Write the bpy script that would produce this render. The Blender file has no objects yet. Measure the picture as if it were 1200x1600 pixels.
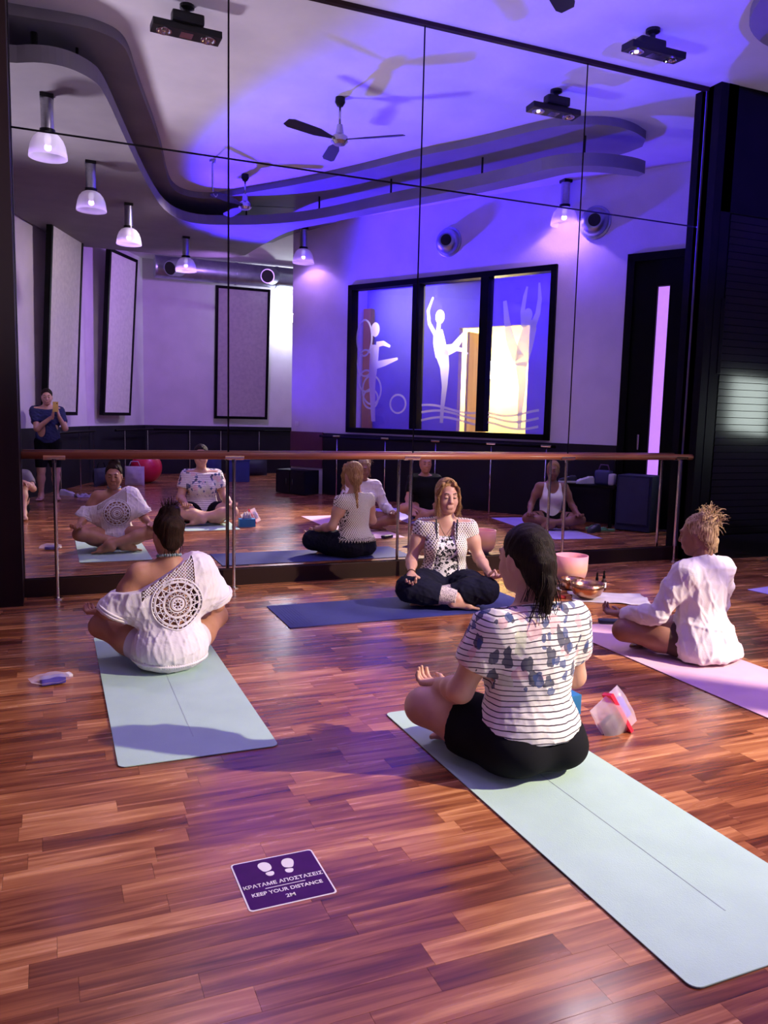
import bpy, bmesh, math, random
import numpy as np
from mathutils import Vector, Matrix
from mathutils.bvhtree import BVHTree

random.seed(7)
rng = np.random.default_rng(7)
scene = bpy.context.scene
col = scene.collection

# ------------------------------------------------------------------ camera
# mirror wall is the plane y = 0, x runs along it, the room lies at y < 0
CAM = Vector((0.0, -6.461, 1.42))
cam_d = bpy.data.cameras.new('camera')
cam = bpy.data.objects.new('camera', cam_d); col.objects.link(cam)
cam_d.sensor_fit = 'HORIZONTAL'; cam_d.sensor_width = 36.0
cam_d.lens = 36.0 * 1246.0 / 1200.0
cam_d.clip_start = 0.005; cam_d.clip_end = 200
RX = Vector((0.9232, -0.3836, 0.0240)); DN = Vector((-0.0240, -0.1198, -0.9925)); FW = Vector((0.3836, 0.9157, -0.1198))
m = Matrix((( RX.x, -DN.x, -FW.x, CAM.x), (RX.y, -DN.y, -FW.y, CAM.y), (RX.z, -DN.z, -FW.z, CAM.z), (0, 0, 0, 1)))
cam.matrix_world = m
scene.camera = cam

# ------------------------------------------------------------------ world, exposure
w = bpy.data.worlds.new('world'); scene.world = w; w.use_nodes = True
w.node_tree.nodes['Background'].inputs[0].default_value = (0.05, 0.05, 0.09, 1)
w.node_tree.nodes['Background'].inputs[1].default_value = 0.3
scene.view_settings.view_transform = 'Standard'
scene.view_settings.look = 'None'
scene.view_settings.gamma = 1.0
scene.view_settings.use_curve_mapping = False
scene.view_settings.exposure = 0.08
scene.cycles.caustics_reflective = True
scene.cycles.caustics_refractive = False
scene.cycles.max_bounces = 8
scene.cycles.transparent_max_bounces = 12
scene.cycles.sample_clamp_indirect = 6.0

# wall frame of the window wall: W(s, o, z); s along the wall away from the mirror, o outwards
ANG = math.radians(30)
def W(s, o, z): return Vector((7.588 - 0.5 * s + 0.866 * o, -1.733 - 0.866 * s - 0.5 * o, z))
WROT = math.radians(-120)

def lamp(name, kind, loc, power, color, target=None, size=None, **kw):
    d = bpy.data.lights.new(name, kind); d.energy = power; d.color = color
    if size is not None:
        if kind == 'AREA': d.shape = 'RECTANGLE'; d.size, d.size_y = size
        else: d.shadow_soft_size = size
    for k, v in kw.items(): setattr(d, k, v)
    o = bpy.data.objects.new(name, d); col.objects.link(o); o.location = loc
    if target is not None:
        o.rotation_euler = (Vector(target) - Vector(loc)).to_track_quat('-Z', 'Y').to_euler()
    return o

# assumed, unseen warm lamp of the corridor that shines through the studio window
lamp('assumed_corridor_spot', 'SPOT', W(4.6, 1.7, 4.22), 6200, (1.0, 0.84, 0.58), target=(0.5, -0.9, 0.1), size=0.05, spot_size=math.radians(70), spot_blend=1.0)
# assumed blue and white lights washing the ceiling and the window wall, without fixtures
lamp('assumed_blue_ceiling_light', 'SPOT', (1.6, -9.0, 1.2), 9000, (0.05, 0.018, 1.0), target=(4.3, -3.8, 4.7), size=0.16, spot_size=math.radians(46), spot_blend=0.3)
lamp('assumed_white_uplight', 'SPOT', (-1.45, -3.5, 1.0), 800, (0.92, 0.82, 1.0), target=(0.9, -1.0, 4.7), size=0.32, spot_size=math.radians(90), spot_blend=0.9)
lamp('assumed_blue_wall_light', 'SPOT', (2.2, -8.9, 1.3), 560, (0.10, 0.04, 1.0), target=W(3.2, 0, 3.2), size=0.15, spot_size=math.radians(55), spot_blend=0.9)
lamp('alcove_violet_fill', 'SPOT', (3.0, -7.9, 3.9), 300, (0.52, 0.25, 1.0), target=(2.2, -12.0, 2.2), size=0.15, spot_size=math.radians(130), spot_blend=0.7)  # violet fill added to lift the alcove walls, no fixture there
lamp('panel_fill', 'SPOT', (2.2, -4.6, 4.15), 340, (1.0, 0.82, 0.88), target=(-0.1, -8.0, 2.6), size=0.10, spot_size=math.radians(64), spot_blend=0.9)  # added pinkish fill that brightens the leaning wall panels
# assumed lamps, unseen: blue glow and yellow light in the corridor
lamp('assumed_corridor_blue_light', 'POINT', W(2.6, 0.7, 4.0), 150, (0.08, 0.03, 1.0), size=0.15)
lamp('assumed_corridor_blue_light_far', 'POINT', W(6.3, 0.8, 4.0), 95, (0.08, 0.03, 1.0), size=0.15)
lamp('assumed_yellow_room_light', 'POINT', W(5.1, 3.7, 2.4), 300, (1.0, 0.84, 0.42), size=0.2)

# ------------------------------------------------------------------ helpers
MATS = {}
def rgb(c): return (c[0], c[1], c[2], 1.0)
def mat(name, color, rough=0.6, metal=0.0, color2=None, nscale=8.0, bump=0.0, bscale=60.0, coat=0.0, emit=None, estr=0.0, spec=0.5, stretch=(1, 1, 1), sss=0.0, trans=0.0, alpha=1.0, sheen=0.0, detail=4.0):
    if name in MATS: return MATS[name]
    m = bpy.data.materials.new(name); m.use_nodes = True; nt = m.node_tree; N = nt.nodes; L = nt.links
    b = N['Principled BSDF']
    b.inputs['Base Color'].default_value = rgb(color); b.inputs['Roughness'].default_value = rough
    b.inputs['Metallic'].default_value = metal; b.inputs['Coat Weight'].default_value = coat
    b.inputs['Specular IOR Level'].default_value = spec
    if trans: b.inputs['Transmission Weight'].default_value = trans
    if sss: b.inputs['Subsurface Weight'].default_value = sss; b.inputs['Subsurface Radius'].default_value = (0.02, 0.008, 0.004)
    if sheen: b.inputs['Sheen Weight'].default_value = sheen
    b.inputs['Alpha'].default_value = alpha
    if emit: b.inputs['Emission Color'].default_value = rgb(emit); b.inputs['Emission Strength'].default_value = estr
    tc = N.new('ShaderNodeTexCoord'); mp = N.new('ShaderNodeMapping'); mp.inputs['Scale'].default_value = stretch
    L.new(tc.outputs['Object'], mp.inputs['Vector'])
    n = N.new('ShaderNodeTexNoise'); n.inputs['Scale'].default_value = nscale; n.inputs['Detail'].default_value = detail
    L.new(mp.outputs['Vector'], n.inputs['Vector'])
    c2 = color2 if color2 else tuple(min(1, x * 0.85) for x in color)
    mx = N.new('ShaderNodeMix'); mx.data_type = 'RGBA'
    mr = N.new('ShaderNodeMapRange'); mr.inputs[1].default_value = 0.35; mr.inputs[2].default_value = 0.65
    L.new(n.outputs['Fac'], mr.inputs[0]); L.new(mr.outputs[0], mx.inputs['Factor'])
    mx.inputs['A'].default_value = rgb(color); mx.inputs['B'].default_value = rgb(c2)
    L.new(mx.outputs['Result'], b.inputs['Base Color'])
    if bump:
        n2 = N.new('ShaderNodeTexNoise'); n2.inputs['Scale'].default_value = bscale; n2.inputs['Detail'].default_value = 3
        L.new(mp.outputs['Vector'], n2.inputs['Vector'])
        bp = N.new('ShaderNodeBump'); bp.inputs['Strength'].default_value = bump; bp.inputs['Distance'].default_value = 0.01
        L.new(n2.outputs['Fac'], bp.inputs['Height']); L.new(bp.outputs['Normal'], b.inputs['Normal'])
    MATS[name] = m
    return m

def tag(o, label=None, cat=None, group=None, kind=None):
    if label: o['label'] = label
    if cat: o['category'] = cat
    if group: o['group'] = group
    if kind: o['kind'] = kind
    return o
def struct(o): o['kind'] = 'structure'; return o

def thing(name, label, cat, loc=(0, 0, 0), rz=0.0, group=None, scale=1.0):
    o = bpy.data.objects.new(name, None); col.objects.link(o); o.empty_display_size = 0.05
    o.location = loc; o.rotation_euler = (0, 0, rz); o.scale = (scale,) * 3
    return tag(o, label, cat, group)

class MB:
    """collects shapes, builds one mesh object"""
    def __init__(s): s.v = []; s.f = []
    def add(s, vs, fs, M=None):
        n = len(s.v)
        for p in vs:
            p = Vector(p)
            if M is not None: p = M @ p
            s.v.append(tuple(p))
        for f in fs: s.f.append(tuple(i + n for i in f))
        return s
    def box(s, c, d, M=None, bev=0.0):
        x, y, z = c; a, b, h = d[0] / 2, d[1] / 2, d[2] / 2
        if bev <= 0:
            vs = [(x + i * a, y + j * b, z + k * h) for k in (-1, 1) for j in (-1, 1) for i in (-1, 1)]
            fs = [(0, 2, 3, 1), (4, 5, 7, 6), (0, 1, 5, 4), (2, 6, 7, 3), (0, 4, 6, 2), (1, 3, 7, 5)]
            return s.add(vs, fs, M)
        bm = bmesh.new(); bmesh.ops.create_cube(bm, size=1.0)
        for v in bm.verts: v.co = Vector((x + v.co.x * d[0], y + v.co.y * d[1], z + v.co.z * d[2]))
        bmesh.ops.bevel(bm, geom=list(bm.edges), offset=bev, segments=2, affect='EDGES', profile=0.7)
        s.frombm(bm, M); return s
    def frombm(s, bm, M=None):
        bm.verts.index_update()
        s.add([v.co.copy() for v in bm.verts], [[v.index for v in f.verts] for f in bm.faces], M); bm.free(); return s
    def prism(s, poly, z0, z1, M=None):
        n = len(poly)
        a = sum(poly[i][0] * poly[(i + 1) % n][1] - poly[(i + 1) % n][0] * poly[i][1] for i in range(n))
        if a < 0: poly = poly[::-1]
        vs = [(p[0], p[1], z0) for p in poly] + [(p[0], p[1], z1) for p in poly]
        fs = [tuple(range(n - 1, -1, -1)), tuple(range(n, 2 * n))] + [(i, (i + 1) % n, (i + 1) % n + n, i + n) for i in range(n)]
        return s.add(vs, fs, M)
    def tube(s, pts, r, n=8, M=None, caps=True, closed=False):
        pts = [Vector(p) for p in pts]; k = len(pts)
        rs = r if hasattr(r, '__len__') else [r] * k
        vs, fs = [], []
        prev = None
        for i, p in enumerate(pts):
            if closed: t = pts[(i + 1) % k] - pts[i - 1]
            else: t = pts[min(i + 1, k - 1)] - pts[max(i - 1, 0)]
            t = t.normalized() if t.length > 1e-9 else Vector((0, 0, 1))
            if prev is None:
                u = t.orthogonal().normalized()
            else:
                u = prev - t * prev.dot(t); u = u.normalized() if u.length > 1e-6 else t.orthogonal().normalized()
            prev = u; q = t.cross(u)
            for j in range(n):
                a = 2 * math.pi * j / n
                vs.append(p + (u * math.cos(a) + q * math.sin(a)) * rs[i])
        for i in range(k if closed else k - 1):
            i2 = (i + 1) % k
            for j in range(n):
                j2 = (j + 1) % n
                fs.append((i * n + j, i * n + j2, i2 * n + j2, i2 * n + j))
        if caps and not closed:
            fs.append(tuple(range(n - 1, -1, -1))); fs.append(tuple(range((k - 1) * n, k * n)))
        return s.add(vs, fs, M)
    def lathe(s, prof, n=24, M=None):
        k = len(prof); vs, fs = [], []
        for r, z in prof:
            for j in range(n):
                a = 2 * math.pi * j / n; vs.append((max(r, 1e-4) * math.cos(a), max(r, 1e-4) * math.sin(a), z))
        for i in range(k - 1):
            for j in range(n):
                j2 = (j + 1) % n; fs.append((i * n + j, i * n + j2, (i + 1) * n + j2, (i + 1) * n + j))
        fs.append(tuple(range(n - 1, -1, -1))); fs.append(tuple(range((k - 1) * n, k * n)))
        return s.add(vs, fs, M)
    def mesh(s, name, material=None, smooth=False, bevel=0.0):
        me = bpy.data.meshes.new(name); me.from_pydata(s.v, [], s.f); me.update()
        if material: me.materials.append(material)
        if smooth: me.polygons.foreach_set('use_smooth', [True] * len(me.polygons))
        return me
    def build(s, name, material, parent=None, smooth=False, loc=None, rot=None, auto=False):
        me = s.mesh(name, material, smooth or auto)
        if auto:
            me.set_sharp_from_angle(angle=math.radians(40))
        o = bpy.data.objects.new(name, me); col.objects.link(o)
        if parent is not None: o.parent = parent
        if loc is not None: o.location = loc
        if rot is not None: o.rotation_euler = rot
        return o

def link_mesh(name, me, parent=None, loc=(0, 0, 0), rot=(0, 0, 0)):
    o = bpy.data.objects.new(name, me); col.objects.link(o); o.parent = parent
    o.location = loc; o.rotation_euler = rot
    return o
def copy_tree(o, parent=None):
    c = o.copy(); col.objects.link(c); c.parent = parent
    for ch in [x for x in bpy.data.objects if x.parent == o]: copy_tree(ch, c)
    return c
def chaikin(p, it=2, closed=False):
    for _ in range(it):
        q = []
        n = len(p)
        if not closed: q.append(p[0])
        for i in range(n if closed else n - 1):
            a, b = p[i], p[(i + 1) % n]
            q.append((a[0] * .75 + b[0] * .25, a[1] * .75 + b[1] * .25)); q.append((a[0] * .25 + b[0] * .75, a[1] * .25 + b[1] * .75))
        if not closed: q.append(p[-1])
        p = q
    return p
def Rz(a): return Matrix.Rotation(a, 4, 'Z')
def T(x, y, z): return Matrix.Translation((x, y, z))
# ------------------------------------------------------------------ materials of the setting
M_plaster = mat('ceiling_plaster', (0.62, 0.58, 0.62), 0.85, color2=(0.52, 0.49, 0.54), nscale=1.3, bump=0.12, bscale=9)
M_soffit = mat('soffit_paint', (0.20, 0.18, 0.20), 0.8, color2=(0.17, 0.15, 0.175), nscale=2)
M_wall = mat('wall_plaster', (0.62, 0.55, 0.66), 0.85, color2=(0.56, 0.50, 0.60), nscale=2.5, bump=0.15, bscale=40)
M_black = mat('black_lacquer', (0.004, 0.004, 0.005), 0.4, color2=(0.006, 0.005, 0.006), nscale=5, spec=.05)
M_louver = mat('black_gloss_louver', (0.004, 0.004, 0.005), 0.16, nscale=5, spec=.35)
M_darkwood = mat('dark_brown_wood', (0.018, 0.005, 0.004), 0.55, spec=.2, color2=(0.010, 0.003, 0.003), nscale=6, stretch=(1, 1, 0.08))
M_plinth = mat('dark_plinth_wood', (0.022, 0.006, 0.005), 0.5, spec=.2, color2=(0.014, 0.004, 0.003), nscale=6, stretch=(0.1, 1, 1))
M_barre = mat('barre_wood', (0.34, 0.10, 0.045), 0.35, color2=(0.20, 0.05, 0.02), nscale=7, stretch=(0.06, 1, 1), coat=0.3)
M_chrome = mat('chrome', (0.80, 0.78, 0.78), 0.12, 1.0, nscale=4)
M_steel = mat('brushed_steel', (0.50, 0.50, 0.54), 0.3, 1.0, nscale=30)
M_wains = mat('dark_wainscot', (0.009, 0.008, 0.016), 0.5, spec=.25, color2=(0.006, 0.005, 0.010), nscale=2)
M_maroon = mat('maroon_panel', (0.10, 0.02, 0.055), 0.5, nscale=3)
M_mframe = mat('black_metal', (0.010, 0.010, 0.012), 0.35, 0.4, nscale=9)
M_seam = mat('mirror_backing', (0.02, 0.015, 0.02), 0.7, nscale=5)
M_slab = mat('floor_joint', (0.05, 0.02, 0.012), 0.8, nscale=5)

def mirror_mat():
    m = bpy.data.materials.new('mirror_silver'); m.use_nodes = True; nt = m.node_tree; N = nt.nodes
    g = N.new('ShaderNodeBsdfGlossy'); g.inputs['Roughness'].default_value = 0.0; g.inputs['Color'].default_value = (0.90, 0.90, 0.92, 1)
    nt.links.new(g.outputs[0], N['Material Output'].inputs['Surface']); return m
M_mirror = mirror_mat()
def thin_glass(name, tint, refl=0.06, haze=0.0, hazecol=(0.8, 0.8, 0.9)):
    m = bpy.data.materials.new(name); m.use_nodes = True; nt = m.node_tree; N = nt.nodes; L = nt.links
    t = N.new('ShaderNodeBsdfTransparent'); t.inputs['Color'].default_value = rgb(tint)
    g = N.new('ShaderNodeBsdfGlossy'); g.inputs['Roughness'].default_value = 0.02
    mx = N.new('ShaderNodeMixShader'); mx.inputs[0].default_value = refl
    L.new(t.outputs[0], mx.inputs[1]); L.new(g.outputs[0], mx.inputs[2]); out = mx
    if haze:
        d = N.new('ShaderNodeBsdfDiffuse'); d.inputs['Color'].default_value = rgb(hazecol)
        tr = N.new('ShaderNodeBsdfTranslucent'); tr.inputs['Color'].default_value = rgb(hazecol)
        a = N.new('ShaderNodeAddShader'); L.new(d.outputs[0], a.inputs[0]); L.new(tr.outputs[0], a.inputs[1])
        m2 = N.new('ShaderNodeMixShader'); m2.inputs[0].default_value = haze
        L.new(mx.outputs[0], m2.inputs[1]); L.new(a.outputs[0], m2.inputs[2]); out = m2
    L.new(out.outputs[0], N['Material Output'].inputs['Surface'])
    MATS[name] = m
    return m
M_glass = thin_glass('window_glass', (0.95, 0.95, 0.98), 0.04, 0.006)
M_frost = thin_glass('frosted_film', (0.8, 0.8, 0.85), 0.02, 0.45, (0.42, 0.42, 0.48))
M_shade = thin_glass('ribbed_lamp_glass', (0.8, 0.78, 0.85), 0.14, 0.22, (0.9, 0.88, 0.9))

def wood_floor(name, per):
    m = bpy.data.materials.new(name); m.use_nodes = True; nt = m.node_tree; N = nt.nodes; L = nt.links
    b = N['Principled BSDF']
    geo = N.new('ShaderNodeNewGeometry')
    if per == 'object':
        oi = N.new('ShaderNodeObjectInfo'); rnd = oi.outputs['Random']
    else: rnd = geo.outputs['Random Per Island']
    # offset the grain of every strip
    comb = N.new('ShaderNodeCombineXYZ'); mul = N.new('ShaderNodeMath'); mul.operation = 'MULTIPLY'; mul.inputs[1].default_value = 37.0
    L.new(rnd, mul.inputs[0]); L.new(mul.outputs[0], comb.inputs[0]); L.new(mul.outputs[0], comb.inputs[1])
    add = N.new('ShaderNodeVectorMath'); L.new(geo.outputs['Position'], add.inputs[0]); L.new(comb.outputs[0], add.inputs[1])
    mp = N.new('ShaderNodeMapping'); mp.inputs['Scale'].default_value = (1.6, 22.0, 1.0); L.new(add.outputs[0], mp.inputs['Vector'])
    n1 = N.new('ShaderNodeTexNoise'); n1.inputs['Scale'].default_value = 1.0; n1.inputs['Detail'].default_value = 6; n1.inputs['Distortion'].default_value = 0.9
    L.new(mp.outputs[0], n1.inputs['Vector'])
    mp2 = N.new('ShaderNodeMapping'); mp2.inputs['Scale'].default_value = (3.0, 160.0, 1.0); L.new(add.outputs[0], mp2.inputs['Vector'])
    n2 = N.new('ShaderNodeTexNoise'); n2.inputs['Scale'].default_value = 1.0; n2.inputs['Detail'].default_value = 3
    L.new(mp2.outputs[0], n2.inputs['Vector'])
    a1 = N.new('ShaderNodeMath'); a1.operation = 'MULTIPLY_ADD'; a1.inputs[1].default_value = 0.40; L.new(rnd, a1.inputs[0])
    s1 = N.new('ShaderNodeMath'); s1.operation = 'MULTIPLY_ADD'; s1.inputs[1].default_value = 1.25; s1.inputs[2].default_value = -0.36; L.new(n1.outputs['Fac'], s1.inputs[0])
    L.new(s1.outputs[0], a1.inputs[2])
    s2 = N.new('ShaderNodeMath'); s2.operation = 'MULTIPLY_ADD'; s2.inputs[1].default_value = 0.22; L.new(n2.outputs['Fac'], s2.inputs[0]); L.new(a1.outputs[0], s2.inputs[2])
    cr = N.new('ShaderNodeValToRGB'); e = cr.color_ramp
    e.elements[0].position = 0.12; e.elements[0].color = (0.060, 0.014, 0.008, 1)
    e.elements[1].position = 1.0; e.elements[1].color = (0.66, 0.30, 0.13, 1)
    x = e.elements.new(0.40); x.color = (0.17, 0.045, 0.02, 1)
    x = e.elements.new(0.68); x.color = (0.36, 0.125, 0.05, 1)
    L.new(s2.outputs[0], cr.inputs[0]); L.new(cr.outputs[0], b.inputs['Base Color'])
    b.inputs['Roughness'].default_value = 0.30
    r = N.new('ShaderNodeMath'); r.operation = 'MULTIPLY_ADD'; r.inputs[1].default_value = 0.12; r.inputs[2].default_value = 0.20
    L.new(n1.outputs['Fac'], r.inputs[0]); L.new(r.outputs[0], b.inputs['Roughness'])
    b.inputs['Specular IOR Level'].default_value = 0.55
    b.inputs['Coat Weight'].default_value = 0.25; b.inputs['Coat Roughness'].default_value = 0.14
    bp = N.new('ShaderNodeBump'); bp.inputs['Strength'].default_value = 0.06; bp.inputs['Distance'].default_value = 0.004
    L.new(n2.outputs['Fac'], bp.inputs['Height']); L.new(bp.outputs[0], b.inputs['Normal'])
    return m

# ------------------------------------------------------------------ floor with its strips
XL, XR = -3.6, 9.6
floor = struct(MB().box(((XL + XR) / 2, -6.4, -0.06), (XR - XL, 13.2, 0.10)).build('floor', M_slab))
floor['label'] = 'reddish brown glossy wood strip floor'
def wallA_x(y): return -0.3 + 0.382 * (-y - 7.4)
def in_room(x, y):
    if y > -0.02 or y < -12.1 or x < wallA_x(y) - 0.3: return False
    s = (7.588 - x) * 0.5 + (-1.733 - y) * 0.866; o = (x - 7.588) * 0.866 + (y + 1.733) * -0.5
    if o > 0.35 and s < 7.1: return False
    return x < 7.2
PW = 0.093
strips = []
y = -0.005 - PW
while y > -12.1:
    x = -3.4 - random.random() * 0.6
    while x < 8.6:
        l = random.choice([0.32, 0.42, 0.5, 0.62, 0.75]) * random.uniform(0.9, 1.1)
        if in_room(x + l / 2, y + PW / 2): strips.append((x, y, l))
        x += l
    y -= PW
def view_rank(st):
    p = Vector((st[0] + st[2] / 2, st[1] + PW / 2, 0)) - CAM
    c = Vector((p.dot(RX), p.dot(DN), p.dot(FW)))
    if c.z < 0.4: return 99 + abs(c.z)
    u, v = 600 + 1246 * c.x / c.z, 800 + 1246 * c.y / c.z
    if u < -60 or u > 1260 or v > 1680: return 50 + c.z
    return c.z
strips.sort(key=view_rank)
M_fl_o = wood_floor('floor_wood', 'object'); M_fl_i = wood_floor('floor_wood_far', 'island')
def strip_box(mb, cx, cy, l):
    g = 0.0004
    a, h = l / 2 - g, PW / 2 - g
    vs = [(cx + i * a, cy + k * h, z) for z in (-0.009, 0) for i, k in ((-1, -1), (1, -1), (1, 1), (-1, 1))]
    fs = [(4, 5, 6, 7)] + [(i, (i + 1) % 4, (i + 1) % 4 + 4, i + 4) for i in range(4)]
    mb.add(vs, fs)
for st in strips[:300]:
    mb = MB(); strip_box(mb, 0, 0, st[2])
    o = link_mesh('plank', mb.mesh('plank', M_fl_o), floor, (st[0] + st[2] / 2, st[1] + PW / 2, 0))
mb = MB()
for st in strips[300:]: strip_box(mb, st[0] + st[2] / 2, st[1] + PW / 2, st[2])
o = mb.build('plank_field', M_fl_i, floor); o['kind'] = 'stuff'

# ------------------------------------------------------------------ ceiling and two-layer soffit
HC = 4.70
struct(MB().box((3.0, -6.3, HC + 0.06), (13.6, 13.4, 0.12)).build('ceiling', M_plaster))
U_near = [(-2.55, 1.25), (-.28, 1.20), (.31, 1.14), (.49, 1.19), (.63, 1.28), (.73, 1.5), (.85, 2.07), (1.29, 3.82), (1.60, 5.5), (1.8, 6.05), (2.1, 6.22), (2.4, 6.08), (2.71, 5.6), (3.24, 4.87), (3.8, 3.9), (4.29, 2.87), (4.62, 2.39), (4.87, 1.89), (5.09, 1.45), (5.29, 1.2), (5.68, 1.02), (6.02, 1.05), (6.32, 1.2)]
U_back = [(6.46, 1.42), (6.44, 1.75), (6.2, 2.15), (5.9, 2.75), (5.45, 3.75), (5.0, 4.85), (4.6, 6.0), (4.4, 7.1), (4.05, 7.9), (3.9, 9.2), (0.42, 9.2)]
L_near = [(-2.45, 1.5), (-.28, 1.27), (-.02, 1.10), (.2, 1.10), (.38, 1.24), (.5, 1.44), (.79, 2.71), (1.21, 4.47), (1.62, 5.85), (2.07, 6.31), (2.61, 6.11), (3.2, 5.7), (3.71, 5.07), (4.23, 3.91), (4.55, 3.31), (4.92, 2.56), (5.15, 2.02), (5.27, 1.62), (5.49, 1.34), (5.86, 1.2), (6.2, 1.19), (6.37, 1.24)]
L_back = [(6.38, 1.36), (6.2, 1.40), (5.9, 1.42), (5.62, 1.55), (5.42, 2.1), (5.15, 2.7), (4.8, 3.45), (4.45, 4.1), (3.9, 5.25), (3.5, 6.0), (3.4, 7.2), (3.3, 9.0), (0.36, 9.0)]
def flip(p): return [(a, -b) for a, b in p]
def soffit(name, near, back, z0, z1):
    poly = chaikin(flip(near), 2) + chaikin(flip(back), 2)
    mb = MB(); mb.prism(poly, z0, z1)
    bm = bmesh.new(); vs = [bm.verts.new(v) for v in mb.v]
    for f in mb.f: bm.faces.new([vs[i] for i in f])
    bmesh.ops.triangulate(bm, faces=[f for f in bm.faces if len(f.verts) > 4])
    o = MB().frombm(bm).build(name, M_soffit)
    return struct(o)
soffit('ceiling_soffit_upper', U_near, U_back, 4.61, HC + 0.005)
so = soffit('ceiling_soffit_lower', L_near, L_back, 4.25, 4.39)
for i, (x, y) in enumerate([(-.05, 1.45), (.3, 1.6), (.95, 3.9), (1.6, 6.3), (2.9, 6.3), (3.75, 5.25), (4.35, 3.95), (5.0, 2.6), (5.65, 1.42)]):
    MB().tube([(x, -y, 4.38), (x, -y, 4.62)], 0.014 if i else 0.03, 8).build('hanger_rod', M_mframe, so)

# ------------------------------------------------------------------ walls (room outline, real side)
def wall_seg(name, a, b, z0, z1, mat_, th=0.12, side=1, parent=None):
    a, b = Vector((a[0], a[1], 0)), Vector((b[0], b[1], 0)); d = (b - a).normalized(); n = Vector((-d.y, d.x, 0)) * side * th
    poly = [(a.x, a.y), (b.x, b.y), (b.x + n.x, b.y + n.y), (a.x + n.x, a.y + n.y)]
    o = MB().prism(poly, z0, z1).build(name, mat_, parent)
    return o
A0, A1, B1, C1 = (-3.1, -0.07), (0.653, -9.894), (1.928, -12.1), (7.6, -12.1)
struct(wall_seg('wall_front', (-3.6, 0.05), (9.0, 0.05), 0, HC, M_wall, 0.12, 1))
struct(wall_seg('wall_left', A0, A1, 0, HC, M_wall, 0.12, -1))
struct(wall_seg('wall_left_back', A1, B1, 0, HC, M_wall, 0.12, -1))
struct(wall_seg('wall_back', B1, C1, 0, HC, M_wall, 0.12, -1))
corner = W(7.0, 0, 0); far = W(7.0, 4.2, 0)
struct(wall_seg('wall_alcove', (corner.x, corner.y), (far.x, far.y), 0, HC, M_wall, 0.12, 1))
struct(wall_seg('wall_alcove_end', (far.x, far.y - 0.15), C1, 0, HC, M_wall, 0.12, 1))
# window wall: one mesh with openings for the window, the door and the assumed daylight window
mb = MB()
Mw = Matrix.Translation(W(0, 0, 0)) @ Rz(WROT)
WS0, WS1, WZ0, WZ1 = 1.83, 5.66, 1.13, 3.60
DS0, DS1, DZ1 = -0.06, 0.77, 3.58
def wb(s0, s1, z0, z1, t=0.14): mb.box(((s0 + s1) / 2, t / 2, (z0 + z1) / 2), (s1 - s0, t, z1 - z0), Mw)
wb(-1.9, -.86, 0, HC); wb(-.38, DS0, 0, HC); wb(-.86, -.38, 0, 1.10); wb(-.86, -.38, 1.82, HC); wb(DS0, DS1, DZ1, HC); wb(DS1, WS0, 0, HC); wb(WS0, WS1, 0, WZ0); wb(WS0, WS1, WZ1, HC); wb(WS1, 7.0, 0, HC)
struct(mb.build('wall_right', M_wall))
# dark wainscot and rail band
struct(wall_seg('baseboard_left', (wallA_x(-1.0) + 0.01, -1.0), (0.653 + 0.004, -9.90), 0, 1.09, M_wains, 0.03, 1))
struct(wall_seg('baseboard_left_back', (0.66, -9.89), (1.93, -12.07), 0, 1.09, M_wains, 0.03, 1))
struct(wall_seg('baseboard_back', (1.96, -12.09), (7.4, -12.09), 0, 1.09, M_wains, 0.03, 1))
mb = MB(); mb.box(((DS1 + 6.2) / 2 + 0.03, -0.012, 0.545), (6.2 - DS1 - 0.06, 0.024, 1.09), Mw); struct(mb.build('baseboard_right', M_wains))
mb = MB(); mb.box((6.6, -0.02, 0.78), (0.78, 0.03, 0.64), Mw)
o = mb.build('trim_1', M_maroon); struct(o)
# corridor behind the window
M_corr = mat('corridor_blue_lit_wall', (0.20, 0.13, 0.62), 0.8, nscale=2)  # the corridor's blue light is mixed into this wall colour
mb = MB()
def cb(s0, s1, o0, o1, z0, z1): mb.box(((s0 + s1) / 2, (o0 + o1) / 2, (z0 + z1) / 2), (s1 - s0, o1 - o0, z1 - z0), Mw)
cb(-1.8, 3.27, 2.0, 2.12, 0, HC); cb(4.70, 6.98, 2.0, 2.12, 0, HC); cb(3.27, 4.70, 2.0, 2.12, 3.05, HC)
cb(-1.9, -1.8, 0.14, 2.12, 0, HC)
struct(mb.build('wall_corridor', M_corr))
M_yel = mat('yellow_room_paint', (0.85, 0.74, 0.42), 0.8, nscale=2)
mb = MB()
cb(2.3, 5.6, 4.3, 4.4, 0, 3.4); cb(2.3, 2.4, 2.12, 4.3, 0, 3.4); cb(5.5, 5.6, 2.12, 4.3, 0, 3.4); cb(2.3, 5.6, 2.12, 4.4, 3.4, 3.5); cb(2.3, 5.6, 2.12, 4.4, -0.1, 0.0)
struct(mb.build('wall_yellow_room', M_yel))
mb = MB(); cb(-1.9, 6.98, 0.0, 2.2, -0.1, -0.0); struct(mb.build('floor_corridor', mat('corridor_floor', (0.35, 0.28, 0.25), 0.5)))

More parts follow.
